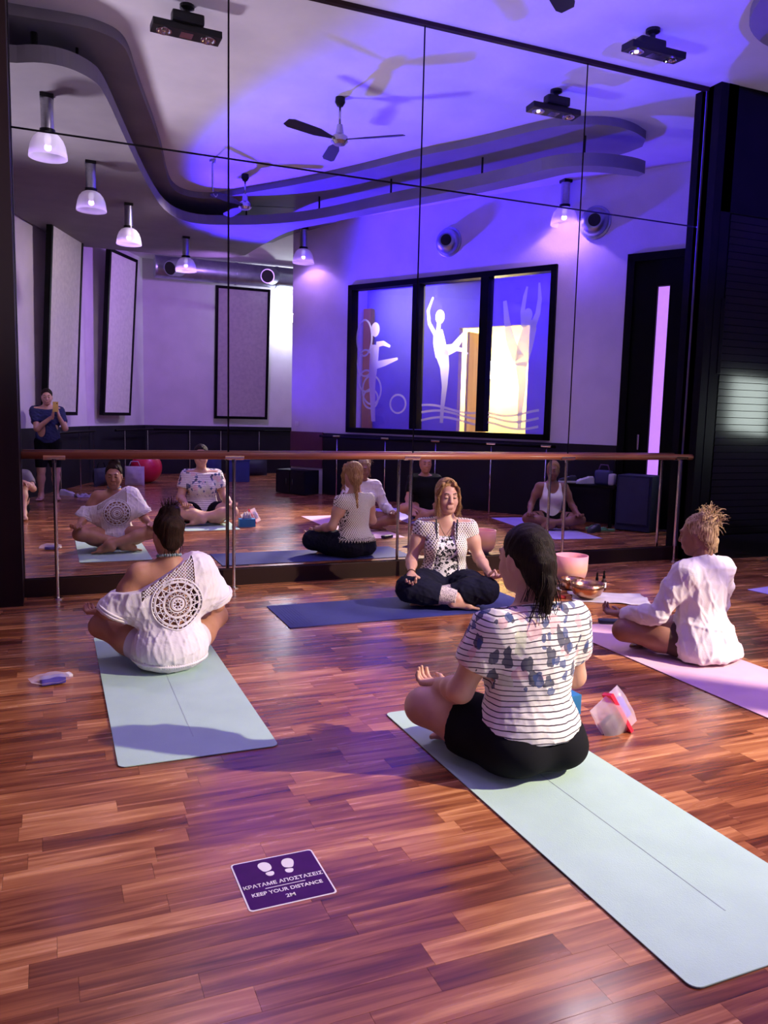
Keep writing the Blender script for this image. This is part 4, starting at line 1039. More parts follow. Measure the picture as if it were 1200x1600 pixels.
def hand_prims(wr, D, N, side, curl=25, mudra=False, s=1.0):
    """wr wrist, D along the hand, N palm direction, side +1 when the thumb lies at D x N"""
    D = unit(D); N = unit(np.asarray(N, float) - D * (D @ np.asarray(N, float))); Tm = np.cross(D, N) * side
    wr = np.asarray(wr, float); ps = []
    ps.append(cap(wr - D * .03 * s, wr + D * .015 * s, .0225 * s, .021 * s, .02))
    offs = [.030, .010, -.011, -.030]; kn = [.088, .092, .087, .078]; ln = [.070, .078, .072, .056]
    tip_i = None
    for i in range(4):
        base = wr + (D * kn[i] + Tm * offs[i]) * s
        ps.append(cap(wr + (D * .012 + Tm * offs[i] * .55) * s, base, .0145 * s, .0115 * s, .014))
        c = math.radians(curl + i * 4); d = D.copy(); p = base
        if mudra and i == 0: c = math.radians(58)
        spread = Tm * (offs[i] * 1.8)
        d = unit(D + spread)
        axis = np.cross(D, N)
        for sgi, fr_ in enumerate((.45, .30, .25)):
            d = rot_about(d, axis, c * (.7, 1.0, .8)[sgi] * (1 if not (mudra and i == 0) else 1))
            q = p + d * ln[i] * fr_ * s
            ps.append(cap(p, q, (.0092, .0084, .0078)[sgi] * s, (.0084, .0078, .0066)[sgi] * s, .006)); p = q
        if i == 0: tip_i = p
    tb0 = wr + (D * .022 + Tm * .022) * s; t1 = tb0 + (D * .030 + Tm * .030 + N * .008) * s
    if mudra: t2 = t1 * .5 + tip_i * .5 + Tm * .006 * s; t3 = tip_i + N * .004 * s
    else: t2 = t1 + unit(D * .9 + Tm * .35 + N * .25) * .032 * s; t3 = t2 + unit(D + N * .3) * .026 * s
    ps += [cap(tb0, t1, .0155 * s, .0115 * s, .014), cap(t1, t2, .0105 * s, .0094 * s, .006), cap(t2, t3, .0094 * s, .0074 * s, .006)]
    return ps
def foot_prims(an, D, up, s=1.0, side=1):
    D = unit(D); up = unit(np.asarray(up, float) - D * (D @ np.asarray(up, float))); Sd = np.cross(D, up) * side; an = np.asarray(an, float)
    ps = [cap(an - D * .025 * s - up * .032 * s, an - up * .01 * s, .032 * s, .034 * s, .03), cap(an - D * .02 * s - up * .045 * s, an + D * .09 * s - up * .05 * s, .026 * s, .026 * s, .03),
          cap(an, an + D * .10 * s - up * .035 * s, .034 * s, .024 * s, .03), cap(an + D * .10 * s - up * .05 * s + Sd * .022 * s, an + D * .10 * s - up * .05 * s - Sd * .028 * s, .020 * s, .018 * s, .02)]
    for i, (o_, l, r) in enumerate(((.030, .058, .0125), (.012, .052, .009), (-.003, .046, .0085), (-.018, .040, .008), (-.032, .032, .008))):
        b0 = an + (D * .11 - up * .052 + Sd * o_) * s; ps.append(cap(b0, b0 + D * l * s - up * .006 * s, r * s, r * .85 * s, .008))
    return ps
def head_prims(s=1.0, nose=1.0):
    return [ell((0, -.015, .02), (.074, .094, .092), .03), ell((0, .028, -.04), (.060, .066, .085), .04), ell((0, .052, -.104), (.030, .028, .022), .035),
            ell((.036, .055, -.045), (.024, .026, .026), .03), ell((-.036, .055, -.045), (.024, .026, .026), .03), cap((.052, -.005, -.06), (.028, .045, -.098), .018, .016, .03), cap((-.052, -.005, -.06), (-.028, .045, -.098), .018, .016, .03),
            cap((-.034, .082, .020), (.034, .082, .020), .010, .010, .018),
            ell((.032, .098, -.002), (.016, .012, .011), .012, op='s'), ell((-.032, .098, -.002), (.016, .012, .011), .012, op='s'),
            ell((.031, .083, -.003), (.0145, .0115, .0105), .006), ell((-.031, .083, -.003), (.0145, .0115, .0105), .006),
            cap((0, .092, .006), (0, .108, -.036), .0075, .011, .014), ell((.011, .098, -.040), (.008, .009, .007), .008), ell((-.011, .098, -.040), (.008, .009, .007), .008),
            cap((-.017, .089, -.070), (.017, .089, -.070), .0065, .0065, .010), cap((-.014, .088, -.080), (.014, .088, -.080), .0075, .0075, .010),
            ell((.075, -.008, -.018), (.010, .020, .031), .012), ell((-.075, -.008, -.018), (.010, .020, .031), .012)]
def frame(F_, U_=(0, 0, 1)):
    F_ = unit(F_); U_ = np.asarray(U_, float); U_ = unit(U_ - F_ * (U_ @ F_)); X_ = np.cross(F_, U_)
    return np.stack([X_, F_, U_], 1)

def skin(name, c, c2): return mat(name, c, 0.5, color2=c2, nscale=14, bump=.05, bscale=180, sss=.12)
SK_light = skin('skin_light', (.60, .34, .25), (.54, .29, .21)); SK_tan = skin('skin_tan', (.46, .22, .14), (.40, .18, .11)); SK_dark = skin('skin_brown', (.26, .11, .075), (.22, .09, .06)); SK_rose = skin('skin_rose', (.56, .31, .25), (.50, .26, .21))
M_lip = mat('lip', (.36, .10, .09), .45); M_brow = mat('brow_hair', (.07, .035, .02), .7); M_lash = mat('lash', (.03, .02, .018), .6); M_eye = mat('eye_dark', (.05, .03, .02), .2)

def seated_pose(sp=1.0, knee_out=.33, knee_f=.27, knee_z=.14, wide=1.0):
    """joint positions, facing +Y, +X is the person's right"""
    j = dict(hipR=V3(.095, .0, .105), hipL=V3(-.095, .0, .105), kneeR=V3(knee_out, knee_f, knee_z), kneeL=V3(-knee_out, knee_f, knee_z),
             ankR=V3(-.06, .33, .085), ankL=V3(.09, .26, .085), footR=V3(-.8, -.25, -.12), footL=V3(.8, -.3, -.12),
             shR=V3(.168 * wide, -.015, .525), shL=V3(-.168 * wide, -.015, .525), elR=V3(.265, .03, .30), elL=V3(-.265, .03, .30), wrR=V3(.30, .24, .225), wrL=V3(-.30, .24, .225),
             neck=V3(0, -.015, .575), head=V3(0, .02, .755), look=V3(0, 1, -.05))
    return j
def body_groups(j, w=1.0, hip=1.0, bust=.05, arm=1.0, leg=1.0):
    g = {}
    g['pelvis'] = [ell((0, -.01, .115), (.165 * hip, .125 * hip, .105), .06), ell((.085, -.065, .085), (.10 * hip, .105 * hip, .082), .05), ell((-.085, -.065, .085), (.10 * hip, .105 * hip, .082), .05)]
    g['torso'] = [ell((0, -.005, .245), (.135 * w, .100 * w, .14), .07), ell((0, -.02, .40), (.150 * w, .098 * w, .155), .07), cap(j['shL'] * .88 + V3(0, 0, .43 * .12), j['shR'] * .88 + V3(0, 0, .43 * .12), .062, .062, .06),
                  cap(j['shL'] * .75 + V3(0, 0, .14), j['neck'] + V3(-.02, 0, -.015), .040, .042, .05), cap(j['shR'] * .75 + V3(0, 0, .14), j['neck'] + V3(.02, 0, -.015), .040, .042, .05)]
    if bust: g['torso'] += [ell((.07, .075, .395), (.062, bust + .012, .062), .04), ell((-.07, .075, .395), (.062, bust + .012, .062), .04)]
    nk = j['head'] + V3(0, -.035, -.06); g['neck'] = [cap(j['neck'] + V3(0, 0, -.03), nk, .056, .050, .04)]
    for S_ in 'RL':
        sh, el, wr = j['sh' + S_], j['el' + S_], j['wr' + S_]
        g['uarm' + S_] = [cap(sh, el, .052 * arm, .039 * arm, .04), ell(sh * .6 + el * .4, (.047 * arm,) * 3, .05)]
        md = el * .65 + wr * .35
        g['farm' + S_] = [cap(el, md, .038 * arm, .037 * arm, .03), cap(md, wr, .037 * arm, .0235 * arm, .03)]
        hp, kn, an = j['hip' + S_], j['knee' + S_], j['ank' + S_]
        g['thigh' + S_] = [cap(hp, kn, .098 * leg, .062 * leg, .05), ell(hp * .6 + kn * .4, (.085 * leg,) * 3, .06)]
        cf = kn * .68 + an * .32
        g['shin' + S_] = [cap(kn, cf, .058 * leg, .058 * leg, .04), cap(cf, an, .056 * leg, .034 * leg, .04)]
        if 'foot' + S_ in j: g['foot' + S_] = foot_prims(an, j['foot' + S_], j.get('fup' + S_, V3(0, 0, 1)), 1.0, 1 if S_ == 'R' else -1)
    return g
ALLB = ['pelvis', 'torso', 'neck', 'uarmR', 'uarmL', 'farmR', 'farmL', 'thighR', 'thighL', 'shinR', 'shinL', 'footR', 'footL']
def make_person(label, loc, rz, j, g, hands, skin_m, scale=1.0, res=.007, fres=.004, face=True, tilt=None):
    o = thing('person', label, 'person', loc, rz, scale=scale)
    prims = [p for k in ALLB for p in g.get(k, [])]
    parts = [sdf_mesh(prims, res)]
    HR = frame(j['look'], j.get('hup', (0, 0, 1))); hp = xform(head_prims(), HR, j['head'])
    parts.append(sdf_mesh(hp + [cap(j['head'] + HR @ V3(0, -.03, -.05), j['neck'], .050, .053, .03)], fres))
    for h in hands: parts.append(sdf_mesh(h, fres * .8))
    np_obj('body', parts, skin_m, o)
    if face:
        f_ = lambda ps: xform(ps, HR, j['head'])
        np_obj('lips', [sdf_mesh(f_([cap((-.017, .0905, -.070), (.017, .0905, -.070), .0060, .0060, .004), cap((-.014, .090, -.079), (.014, .090, -.079), .0066, .0066, .004)]), .0022)], M_lip, o)
        for sx in (-1, 1):
            np_obj('eyebrow', [sdf_mesh(f_([cap((sx * .016, .0935, .0215), (sx * .034, .0915, .026), .0036, .0036, .004), cap((sx * .034, .0915, .026), (sx * .047, .080, .021), .0036, .0022, .004)]), .002)], M_brow, o)
            np_obj('eyelash', [sdf_mesh(f_([cap((sx * .020, .0925, -.007), (sx * .031, .0955, -.009), .0022, .0026, .003), cap((sx * .031, .0955, -.009), (sx * .044, .088, -.006), .0026, .002, .003)]), .0015)], M_lash, o)
    return o, HR
def wrinkle(amp, fs, seed):
    r_ = np.random.default_rng(seed); ks = [(r_.normal(size=3) * f, r_.uniform(0, 6)) for f in fs for _ in range(3)]
    def d(x, y, z):
        a = 0
        for k, ph_ in ks: a = a + np.sin(x * k[0] + y * k[1] + z * k[2] + ph_ + 1.5 * np.sin(3 * (x + z) * 3))
        return a * amp / len(ks)
    return d
def folds(amp, seed, n=7, vert=True):
    """sharp creases: ridged waves, mostly vertical folds"""
    r_ = np.random.default_rng(seed); ks = []
    for i in range(n):
        k = r_.normal(size=3) * np.array([34, 30, 9 if vert else 26]); ks.append((k, r_.uniform(0, 6), r_.uniform(.6, 1.2), r_.uniform(4, 9), r_.uniform(0, 6)))
    def d(x, y, z):
        a = 0
        for k, ph_, w_, f2, p2 in ks:
            t = np.sin(x * k[0] + y * k[1] + z * k[2] + ph_ + 1.3 * np.sin(z * f2 * 2 + p2 + x * 5))
            a = a + w_ * np.clip(1 - np.abs(t) * 2.2, 0, 1)
        return -a * amp / 2
    return d
def plane(p, n):
    n = unit(n); p = np.asarray(p, float); return lambda X, Y, Z: (X - p[0]) * n[0] + (Y - p[1]) * n[1] + (Z - p[2]) * n[2]
def arm_limit(a, b, t, r=.16):
    """clip: keep everything except what lies beyond fraction t along the arm a->b (within r of it)"""
    a = np.asarray(a, float); b = np.asarray(b, float); d = b - a; L = np.linalg.norm(d); d = d / L
    def f(X, Y, Z):
        s = (X - a[0]) * d[0] + (Y - a[1]) * d[1] + (Z - a[2]) * d[2]
        rr = np.sqrt((X - a[0] - s * d[0]) ** 2 + (Y - a[1] - s * d[1]) ** 2 + (Z - a[2] - s * d[2]) ** 2)
        return np.minimum(s - t * L, (r - rr))
    return f
def strands(name, lines, r, m_, parent, n=4):
    mb = MB()
    for l in lines:
        k = len(l); mb.tube(l, [r * (1 if i < k - 2 else .55) for i in range(k)], n, caps=False)
    o = mb.build(name, m_, parent, smooth=True); o['kind'] = 'stuff'
    return o
def hairmat(name, c, c2): return mat(name, c, .5, spec=.10, color2=c2, nscale=30, stretch=(6, 6, .6), bump=.5, bscale=60)
H_brown = hairmat('hair_dark_brown', (.035, .014, .008), (.010, .005, .004)); H_black = hairmat('hair_black', (.010, .007, .007), (.022, .012, .010)); H_blond = hairmat('hair_blonde', (.60, .42, .25), (.13, .06, .03)); H_ash = hairmat('hair_ash_blonde', (.50, .30, .15), (.24, .11, .05))
def hair_cap(HR, c, prims_extra, res, seed, amp=.004, front=.03, cut=None, slope=.55, fr=(60, 110)):
    base = [ell((0, -.022, .028), (.083, .101, .096), .03)]
    ps = xform(base + prims_extra, HR, c)
    # face opening: cut what lies in front of a slanted plane in head space
    def clip(X, Y, Z):
        dx, dy, dz = X - c[0], Y - c[1], Z - c[2]
        y = dx * HR[0, 1] + dy * HR[1, 1] + dz * HR[2, 1]; z = dx * HR[0, 2] + dy * HR[1, 2] + dz * HR[2, 2]; x = dx * HR[0, 0] + dy * HR[1, 0] + dz * HR[2, 0]
        return np.minimum(y - front - (z - .03) * slope, .075 - z + 0 * x)
    return sdf_mesh(ps, res, clips=[clip] if cut is None else cut, disp=wrinkle(amp, fr, seed))
def shell_strands(bv, O_, dirs, pts2d, back=True, off=.003):
    """project 2-D points (x, z) of a strand onto a garment surface from behind (-Y) or the front"""
    out = []
    for x, z in pts2d:
        y0 = -1 if back else 1; d = Vector((0, 1 if back else -1, 0))
        h = bv.ray_cast(Vector((x, y0, z)), d)
        if h[0] is None: continue
        out.append(h[0] - d * off)
    return out
# ================================================================== P1 woman in the white crochet top
M_white = mat('white_viscose', (0.80, 0.74, 0.78), 0.9, color2=(0.74, 0.68, 0.73), nscale=8, bump=.12, bscale=150)
j = seated_pose(knee_out=.33, knee_f=.25, knee_z=.185)
j['wrR'] = V3(.335, .235, .275); j['wrL'] = V3(-.335, .235, .275); j['elR'] = V3(.275, .02, .31); j['elL'] = V3(-.285, .02, .31)
j['head'] = V3(.0, .0, .745); j['look'] = V3(-.12, 1, -.10); j['neck'] = V3(0, -.02, .575)
g = body_groups(j)
hands = [hand_prims(j['wrR'], (.30, .75, -.25), (0.05, .15, 1), -1, 30), hand_prims(j['wrL'], (-.35, .75, -.20), (0, .15, 1), 1, 30)]
P1, HR = make_person('woman in a white crochet top sitting cross-legged with her back turned, brown bun', (.58, -2.02, .0145), math.radians(3), j, g, hands, SK_tan, 1.0)
necks = [plane((-.20, 0, .435), (-.46, 0, .89)), ]
def neck_clip(X, Y, Z):  # slanted neckline baring her left shoulder
    return Z - np.where(X < -.17, .445 + (X + .17) * .10, .445 + (X + .17) * .62)
top = infl(g['torso'], .022, .08) + infl(g['pelvis'][:1], .018, .08) + [ell((0, -.065, .11), (.195, .155, .125), .08), cap(j['shR'], j['elR'] + V3(.0, 0, .03), .075, .092, .08), cap(j['shL'] + V3(.0, 0, -.08), j['elL'] + V3(-.005, 0, .01), .082, .090, .08), ell((.13, -.01, .40), (.10, .10, .10), .08), ell((-.14, -.01, .36), (.10, .10, .10), .08)]
dsp = folds(.006, 3, 6)
topV = sdf_mesh(top, .0065, clips=[neck_clip, arm_limit(j['shR'], j['elR'], .93, .14), arm_limit(j['shL'], j['elL'], 1.05, .16), plane((0, 0, .035), (0, .30, -1))], disp=dsp)
V, Q = topV
bvt = BVHTree.FromPolygons([Vector(v) for v in V], [tuple(q) for q in Q])
MC = (.022, .372); MR = .135
fc = V[Q].mean(1)
rr = np.hypot(fc[:, 0] - MC[0], fc[:, 2] - MC[1])
vn = np.cross(V[Q[:, 1]] - V[Q[:, 0]], V[Q[:, 3]] - V[Q[:, 0]])
ny_ = vn[:, 1] / (np.linalg.norm(vn, axis=1) + 1e-9)
def lattice_zone(x, z):  # net strip from the medallion to her right shoulder and along the neckline
    up = z - np.where(x < -.17, .445 + (x + .17) * .10, .445 + (x + .17) * .62)
    strip = (x > .03) & (x < .118) & (z > MC[1] + .05) & (up < 0)
    side = (up > -.05) & (up < 0) & (x < .06) & (x > -.16)
    return strip | side
hole = ((rr < MR) | lattice_zone(fc[:, 0], fc[:, 2])) & (np.abs(ny_) > .25)
np_obj('crochet_top', [(V, Q[~hole])], M_white, P1)
lines = []
def circ(r, n=40, wob=0, k=0): return [(MC[0] + (r + wob * math.cos(k * a)) * math.sin(a), MC[1] + (r + wob * math.cos(k * a)) * math.cos(a)) for a in np.linspace(0, 2 * math.pi, n)]
pat = [(circ(r), rr_) for r, rr_ in ((.012, .003), (.028, .0045), (.034, .004), (.046, .0035), (.070, .0035), (.076, .004), (.095, .003), (.118, .004), (.124, .0035), (.137, .005))]
for k in range(8):
    a = 2 * math.pi * k / 8; pat.append(([(MC[0] + r * math.sin(a), MC[1] + r * math.cos(a)) for r in (.010, .020, .030)], .004))
for k in range(16):
    a = 2 * math.pi * k / 16; b_ = 2 * math.pi * (k + .5) / 16; c_ = 2 * math.pi * (k + 1) / 16
    pat.append(([(MC[0] + .046 * math.sin(a), MC[1] + .046 * math.cos(a)), (MC[0] + .072 * math.sin(b_), MC[1] + .072 * math.cos(b_)), (MC[0] + .046 * math.sin(c_), MC[1] + .046 * math.cos(c_))], .0028))
    pat.append(([(MC[0] + .076 * math.sin(b_), MC[1] + .076 * math.cos(b_)), (MC[0] + .118 * math.sin(a), MC[1] + .118 * math.cos(a))], .0034))
    pat.append(([(MC[0] + .076 * math.sin(b_), MC[1] + .076 * math.cos(b_)), (MC[0] + .118 * math.sin(c_), MC[1] + .118 * math.cos(c_))], .0034))
for k in range(30):
    a = 2 * math.pi * k / 30; pat.append(([(MC[0] + .122 * math.sin(a), MC[1] + .122 * math.cos(a)), (MC[0] + .140 * math.sin(a + .05), MC[1] + .140 * math.cos(a + .05))], .0035))
for sgn in (-1, 1):
    for c0 in np.arange(-.8, .9, .017):
        seg = []
        for x in np.arange(-.20, .125, .006):
            z = c0 + sgn * x
            if lattice_zone(np.float64(x), np.float64(z)) and math.hypot(x - MC[0], z - MC[1]) > MR - .01: seg.append((x, z))
            else:
                if len(seg) > 1: pat.append((seg, .0026))
                seg = []
        if len(seg) > 1: pat.append((seg, .0026))
for back in (True, False):
    mb = MB()
    for p, r in pat:
        q = shell_strands(bvt, None, None, p, back)
        if len(q) > 1:
            q2 = [q[0]]
            ok = [q[0]]
            for a, b_ in zip(q, q[1:]):
                if (b_ - a).length < .07: ok.append(b_)
                else:
                    if len(ok) > 1: mb.tube(ok, r, 5, caps=False)
                    ok = [b_]
            if len(ok) > 1: mb.tube(ok, r, 5, caps=False)
    o = mb.build('crochet_lace', M_white, P1, smooth=True); o['label'] = 'openwork crochet medallion and net strip'
# hem and sleeve trims
tr = MB(); hem = []
for a in np.linspace(math.pi * .52, math.pi * 1.48, 44):
    d = Vector((math.sin(a), math.cos(a), 0)); zz = .042 + .02 * abs(math.sin(a)) ** 2
    h = bvt.ray_cast(Vector((0, -.03, zz)) + d * .6, -d)
    if h[0]: hem.append(h[0] + d * .004)
tr.tube(hem, .007, 6)
for i in range(0, len(hem)): tr.tube([hem[i] + Vector((0, 0, .012)), hem[i] + Vector((0, 0, -.010))], .0045, 5)
tr.build('hem_trim', M_white, P1, smooth=True)
for S_, rr_ in (('R', .093), ('L', .092)):
    c = Vector(j['el' + S_]) * .93 + Vector(j['sh' + S_]) * .07; c += Vector((0, 0, .028)) if S_ == 'R' else Vector((-.008, .0, -.012)); d = (Vector(j['el' + S_]) - Vector(j['sh' + S_])).normalized(); u = d.orthogonal().normalized(); q = d.cross(u)
    sl_ = MB()
    for rd in (0, .014):
        sl_.tube([c - d * rd + (u * math.cos(a) + q * math.sin(a)) * (rr_ + .003) for a in np.linspace(0, 2 * math.pi, 36, endpoint=False)], .006, 6, closed=True)
    sl_.build('sleeve_trim', M_white, P1, smooth=True)
M_shortw = mat('white_shorts', (.66, .60, .68), .9, nscale=8)
np_obj('shorts', [sdf_mesh(infl(g['pelvis'], .010) + infl(g['thighR'][:1] + g['thighL'][:1], .012), .008, clips=[arm_limit(j['hipR'], j['kneeR'], .42, .2), arm_limit(j['hipL'], j['kneeL'], .42, .2), plane((0, 0, .006), (0, 0, -1))])], M_shortw, P1)
hx = [ell((.012, -.055, .115), (.040, .040, .034), .02), ell((.03, -.03, .12), (.03, .03, .03), .02), ell((-.02, -.035, .118), (.03, .03, .026), .02), ell((0, -.075, -.055), (.055, .035, .045), .04)]
np_obj('hair', [hair_cap(HR, j['head'], hx, .0045, 5, amp=.006, fr=(80, 150))], H_brown, P1)
ls = []
for k in range(70):
    a = rng.uniform(0, 2 * math.pi); b_ = rng.uniform(.2, 1.2)
    c = V3(.005, -.05, .125); p = [c + V3(math.cos(a) * r, math.sin(a) * r, rng.uniform(-.01, .03) + h) for r, h in ((.02, .0), (.038 * b_, .012), (.052 * b_, rng.uniform(-.015, .05)))]
    ls.append([Vector(HR @ q + j['head']) for q in p])
for k in range(26):
    x = rng.uniform(-.05, .05); p = [V3(x, -.075, -.06), V3(x * 1.0, -.09 + rng.uniform(-.01, .01), -.085), V3(x * 1.1 + rng.uniform(-.01, .01), -.075, -.115)]
    ls.append([Vector(HR @ q + j['head']) for q in p])
ls.append([Vector(HR @ V3(*q) + j['head']) for q in ((.0, -.03, .12), (.0, -.035, .15), (.005, -.03, .185))])
strands('hair_strands', ls, .0022, H_brown, P1)
ck = MB()
nc = j['neck'] + V3(0, .0, .045)
for k in range(30):
    a = 2 * math.pi * k / 30; ck.add(*(lambda b: ([tuple(Vector(nc) + Vector((.062 * math.cos(a) + x, .062 * math.sin(a) - .01 + y, z - .012 * math.sin(a)))) for x, y, z in b], [(0, 2, 1), (0, 3, 2), (0, 4, 3), (0, 1, 4), (5, 1, 2), (5, 2, 3), (5, 3, 4), (5, 4, 1)]))([(0, 0, .011), (.008, 0, 0), (0, .008, 0), (-.008, 0, 0), (0, -.008, 0), (0, 0, -.011)]))
o = ck.build('bead_necklace', mat('teal_beads', (.03, .12, .14), .25, color2=(.4, .5, .5), nscale=60), P1)

# ================================================================== P2 woman in the striped shirt
def stripe_mat():
    m = bpy.data.materials.new('striped_floral_jersey'); m.use_nodes = True; nt = m.node_tree; N = nt.nodes; L = nt.links; b = N['Principled BSDF']; b.inputs['Roughness'].default_value = .9
    tc = N.new('ShaderNodeTexCoord'); sp = N.new('ShaderNodeSeparateXYZ'); L.new(tc.outputs['Object'], sp.inputs[0])
    nz = N.new('ShaderNodeTexNoise'); nz.inputs['Scale'].default_value = 5; nz.inputs['Detail'].default_value = 2; L.new(tc.outputs['Object'], nz.inputs[0])
    ad = N.new('ShaderNodeMath'); ad.operation = 'MULTIPLY_ADD'; ad.inputs[1].default_value = .035; L.new(nz.outputs['Fac'], ad.inputs[0]); L.new(sp.outputs['Z'], ad.inputs[2])
    fr_ = N.new('ShaderNodeMath'); fr_.operation = 'MULTIPLY'; fr_.inputs[1].default_value = 1 / .0195; L.new(ad.outputs[0], fr_.inputs[0])
    f2 = N.new('ShaderNodeMath'); f2.operation = 'FRACT'; L.new(fr_.outputs[0], f2.inputs[0])
    st = N.new('ShaderNodeMath'); st.operation = 'LESS_THAN'; st.inputs[1].default_value = .20; L.new(f2.outputs[0], st.inputs[0])
    mx = N.new('ShaderNodeMix'); mx.data_type = 'RGBA'; mx.inputs['A'].default_value = (.80, .76, .74, 1); mx.inputs['B'].default_value = (.045, .03, .05, 1); L.new(st.outputs[0], mx.inputs['Factor'])
    last = mx.outputs['Result']
    def motif(scale, thr, colr, seed, zmin, stretch, fac=.9):
        nonlocal last
        mp = N.new('ShaderNodeMapping'); mp.inputs['Location'].default_value = (seed, seed * .7, seed * 1.3); mp.inputs['Scale'].default_value = stretch; mp.inputs['Rotation'].default_value = (0, .6 * seed, 0)
        L.new(tc.outputs['Object'], mp.inputs[0])
        wn = N.new('ShaderNodeTexNoise'); wn.inputs['Scale'].default_value = 30; L.new(mp.outputs[0], wn.inputs[0])
        sc_ = N.new('ShaderNodeVectorMath'); sc_.operation = 'SCALE'; sc_.inputs['Scale'].default_value = .036; L.new(wn.outputs['Color'], sc_.inputs[0])
        av = N.new('ShaderNodeVectorMath'); L.new(mp.outputs[0], av.inputs[0]); L.new(sc_.outputs[0], av.inputs[1])
        vo = N.new('ShaderNodeTexVoronoi'); vo.inputs['Scale'].default_value = scale; L.new(av.outputs[0], vo.inputs['Vector'])
        lt = N.new('ShaderNodeMath'); lt.operation = 'LESS_THAN'; lt.inputs[1].default_value = thr; L.new(vo.outputs['Distance'], lt.inputs[0])
        pick = N.new('ShaderNodeSeparateColor'); L.new(vo.outputs['Color'], pick.inputs[0])
        g1 = N.new('ShaderNodeMath'); g1.operation = 'GREATER_THAN'; g1.inputs[1].default_value = .45; L.new(pick.outputs[0], g1.inputs[0])
        zz = N.new('ShaderNodeMath'); zz.operation = 'GREATER_THAN'; zz.inputs[1].default_value = zmin; L.new(sp.outputs['Z'], zz.inputs[0])
        m1 = N.new('ShaderNodeMath'); m1.operation = 'MULTIPLY'; L.new(lt.outputs[0], m1.inputs[0]); L.new(g1.outputs[0], m1.inputs[1])
        m2 = N.new('ShaderNodeMath'); m2.operation = 'MULTIPLY'; L.new(m1.outputs[0], m2.inputs[0]); L.new(zz.outputs[0], m2.inputs[1])
        m3 = N.new('ShaderNodeMath'); m3.operation = 'MULTIPLY'; m3.inputs[1].default_value = fac; L.new(m2.outputs[0], m3.inputs[0])
        mm = N.new('ShaderNodeMix'); mm.data_type = 'RGBA'; L.new(m3.outputs[0], mm.inputs['Factor']); L.new(last, mm.inputs['A']); mm.inputs['B'].default_value = rgb(colr); last = mm.outputs['Result']
    motif(11, .42, (.55, .60, .42), 1.3, .33, (1, 1, .55), .55); motif(13, .40, (.72, .35, .40), 4.4, .36, (1, 1, .8), .5)
    motif(18, .36, (.04, .045, .09), 2.1, .33, (1, 1, .6), .9); motif(22, .36, (.04, .07, .22), 7.7, .30, (1, 1, .9), .85)
    L.new(last, b.inputs['Base Color'])
    n2 = N.new('ShaderNodeTexNoise'); n2.inputs['Scale'].default_value = 160; L.new(tc.outputs['Object'], n2.inputs[0])
    bp = N.new('ShaderNodeBump'); bp.inputs['Strength'].default_value = .1; bp.inputs['Distance'].default_value = .005; L.new(n2.outputs['Fac'], bp.inputs['Height']); L.new(bp.outputs[0], b.inputs['Normal'])
    return m
j = seated_pose(knee_out=.29, knee_f=.29, knee_z=.14, wide=1.0)
j['kneeL'] = V3(-.265, .30, .14); j['wrL'] = V3(-.215, .27, .235); j['elL'] = V3(-.25, .05, .285); j['wrR'] = V3(.29, .27, .225); j['elR'] = V3(.245, .04, .285)
j['head'] = V3(-.015, .03, .765); j['look'] = V3(-.15, 1, -.12)
g = body_groups(j, w=1.06, hip=1.10, arm=1.08, leg=1.10)
hands = [hand_prims(j['wrR'], (.12, .9, -.2), (0, .2, 1), -1, 34), hand_prims(j['wrL'], (-.12, .9, -.2), (0, .2, 1), 1, 34)]
P2, HR = make_person('woman in a striped floral shirt and black shorts sitting in front, dark ponytail', (1.768, -3.79, .021), math.radians(2), j, g, hands, SK_light, 1.11)
top = infl(g['torso'], .014, .08) + infl(g['pelvis'][:1], .012, .08) + [ell((0, -.035, .15), (.178, .135, .10), .08)] + infl(g['uarmR'] + g['uarmL'], .014, .05)
np_obj('striped_shirt', [sdf_mesh(top, .0065, clips=[arm_limit(j['shR'], j['elR'], .60, .09), arm_limit(j['shL'], j['elL'], .60, .09), plane((0, 0, .088), (0, -.25, -1)), plane((0, -.03, .60), (0, .45, 1))], disp=folds(.003, 8, 6, False))], stripe_mat(), P2)
M_blk = mat('black_cotton', (.006, .006, .009), .9, nscale=8, spec=.15)
np_obj('shorts', [sdf_mesh(infl(g['pelvis'], .014) + infl(g['thighR'] + g['thighL'], .014), .007, clips=[arm_limit(j['hipR'], j['kneeR'], .52, .2), arm_limit(j['hipL'], j['kneeL'], .52, .2), plane((0, 0, .004), (0, 0, -1))], disp=wrinkle(.003, (20, 40), 2))], M_blk, P2)
hx = [ell((.0, -.09, -.03), (.05, .04, .05), .04), cap((-.005, -.10, -.02), (-.005, -.108, -.10), .032, .031, .03), cap((-.005, -.108, -.10), (.0, -.10, -.19), .031, .018, .03), ell((0, -.07, -.06), (.058, .04, .05), .04)]
np_obj('hair', [hair_cap(HR, j['head'], hx, .0045, 15, amp=.004, fr=(90, 150))], H_black, P2)
ls = []
for k in range(90):
    x = rng.normal(0, .022); p = [V3(-.005 + x * .4, -.115, -.01), V3(-.005 + x, -.128 + rng.normal(0, .008), -.09), V3(.0 + x * 1.3, -.112 + rng.normal(0, .012), -.16), V3(.0 + x * 1.7, -.10 + rng.normal(0, .014), -.195 - rng.uniform(0, .045))]
    ls.append([Vector(HR @ q + j['head']) for q in p])
for k in range(40):
    x = rng.uniform(-.065, .055); p = [V3(x, -.07, -.05), V3(x * 1.15, -.085, -.10), V3(x * 1.35 + rng.normal(0, .01), -.075 + rng.normal(0, .008), -.15)]
    ls.append([Vector(HR @ q + j['head']) for q in p])
strands('hair_strands', ls, .0020, H_black, P2)
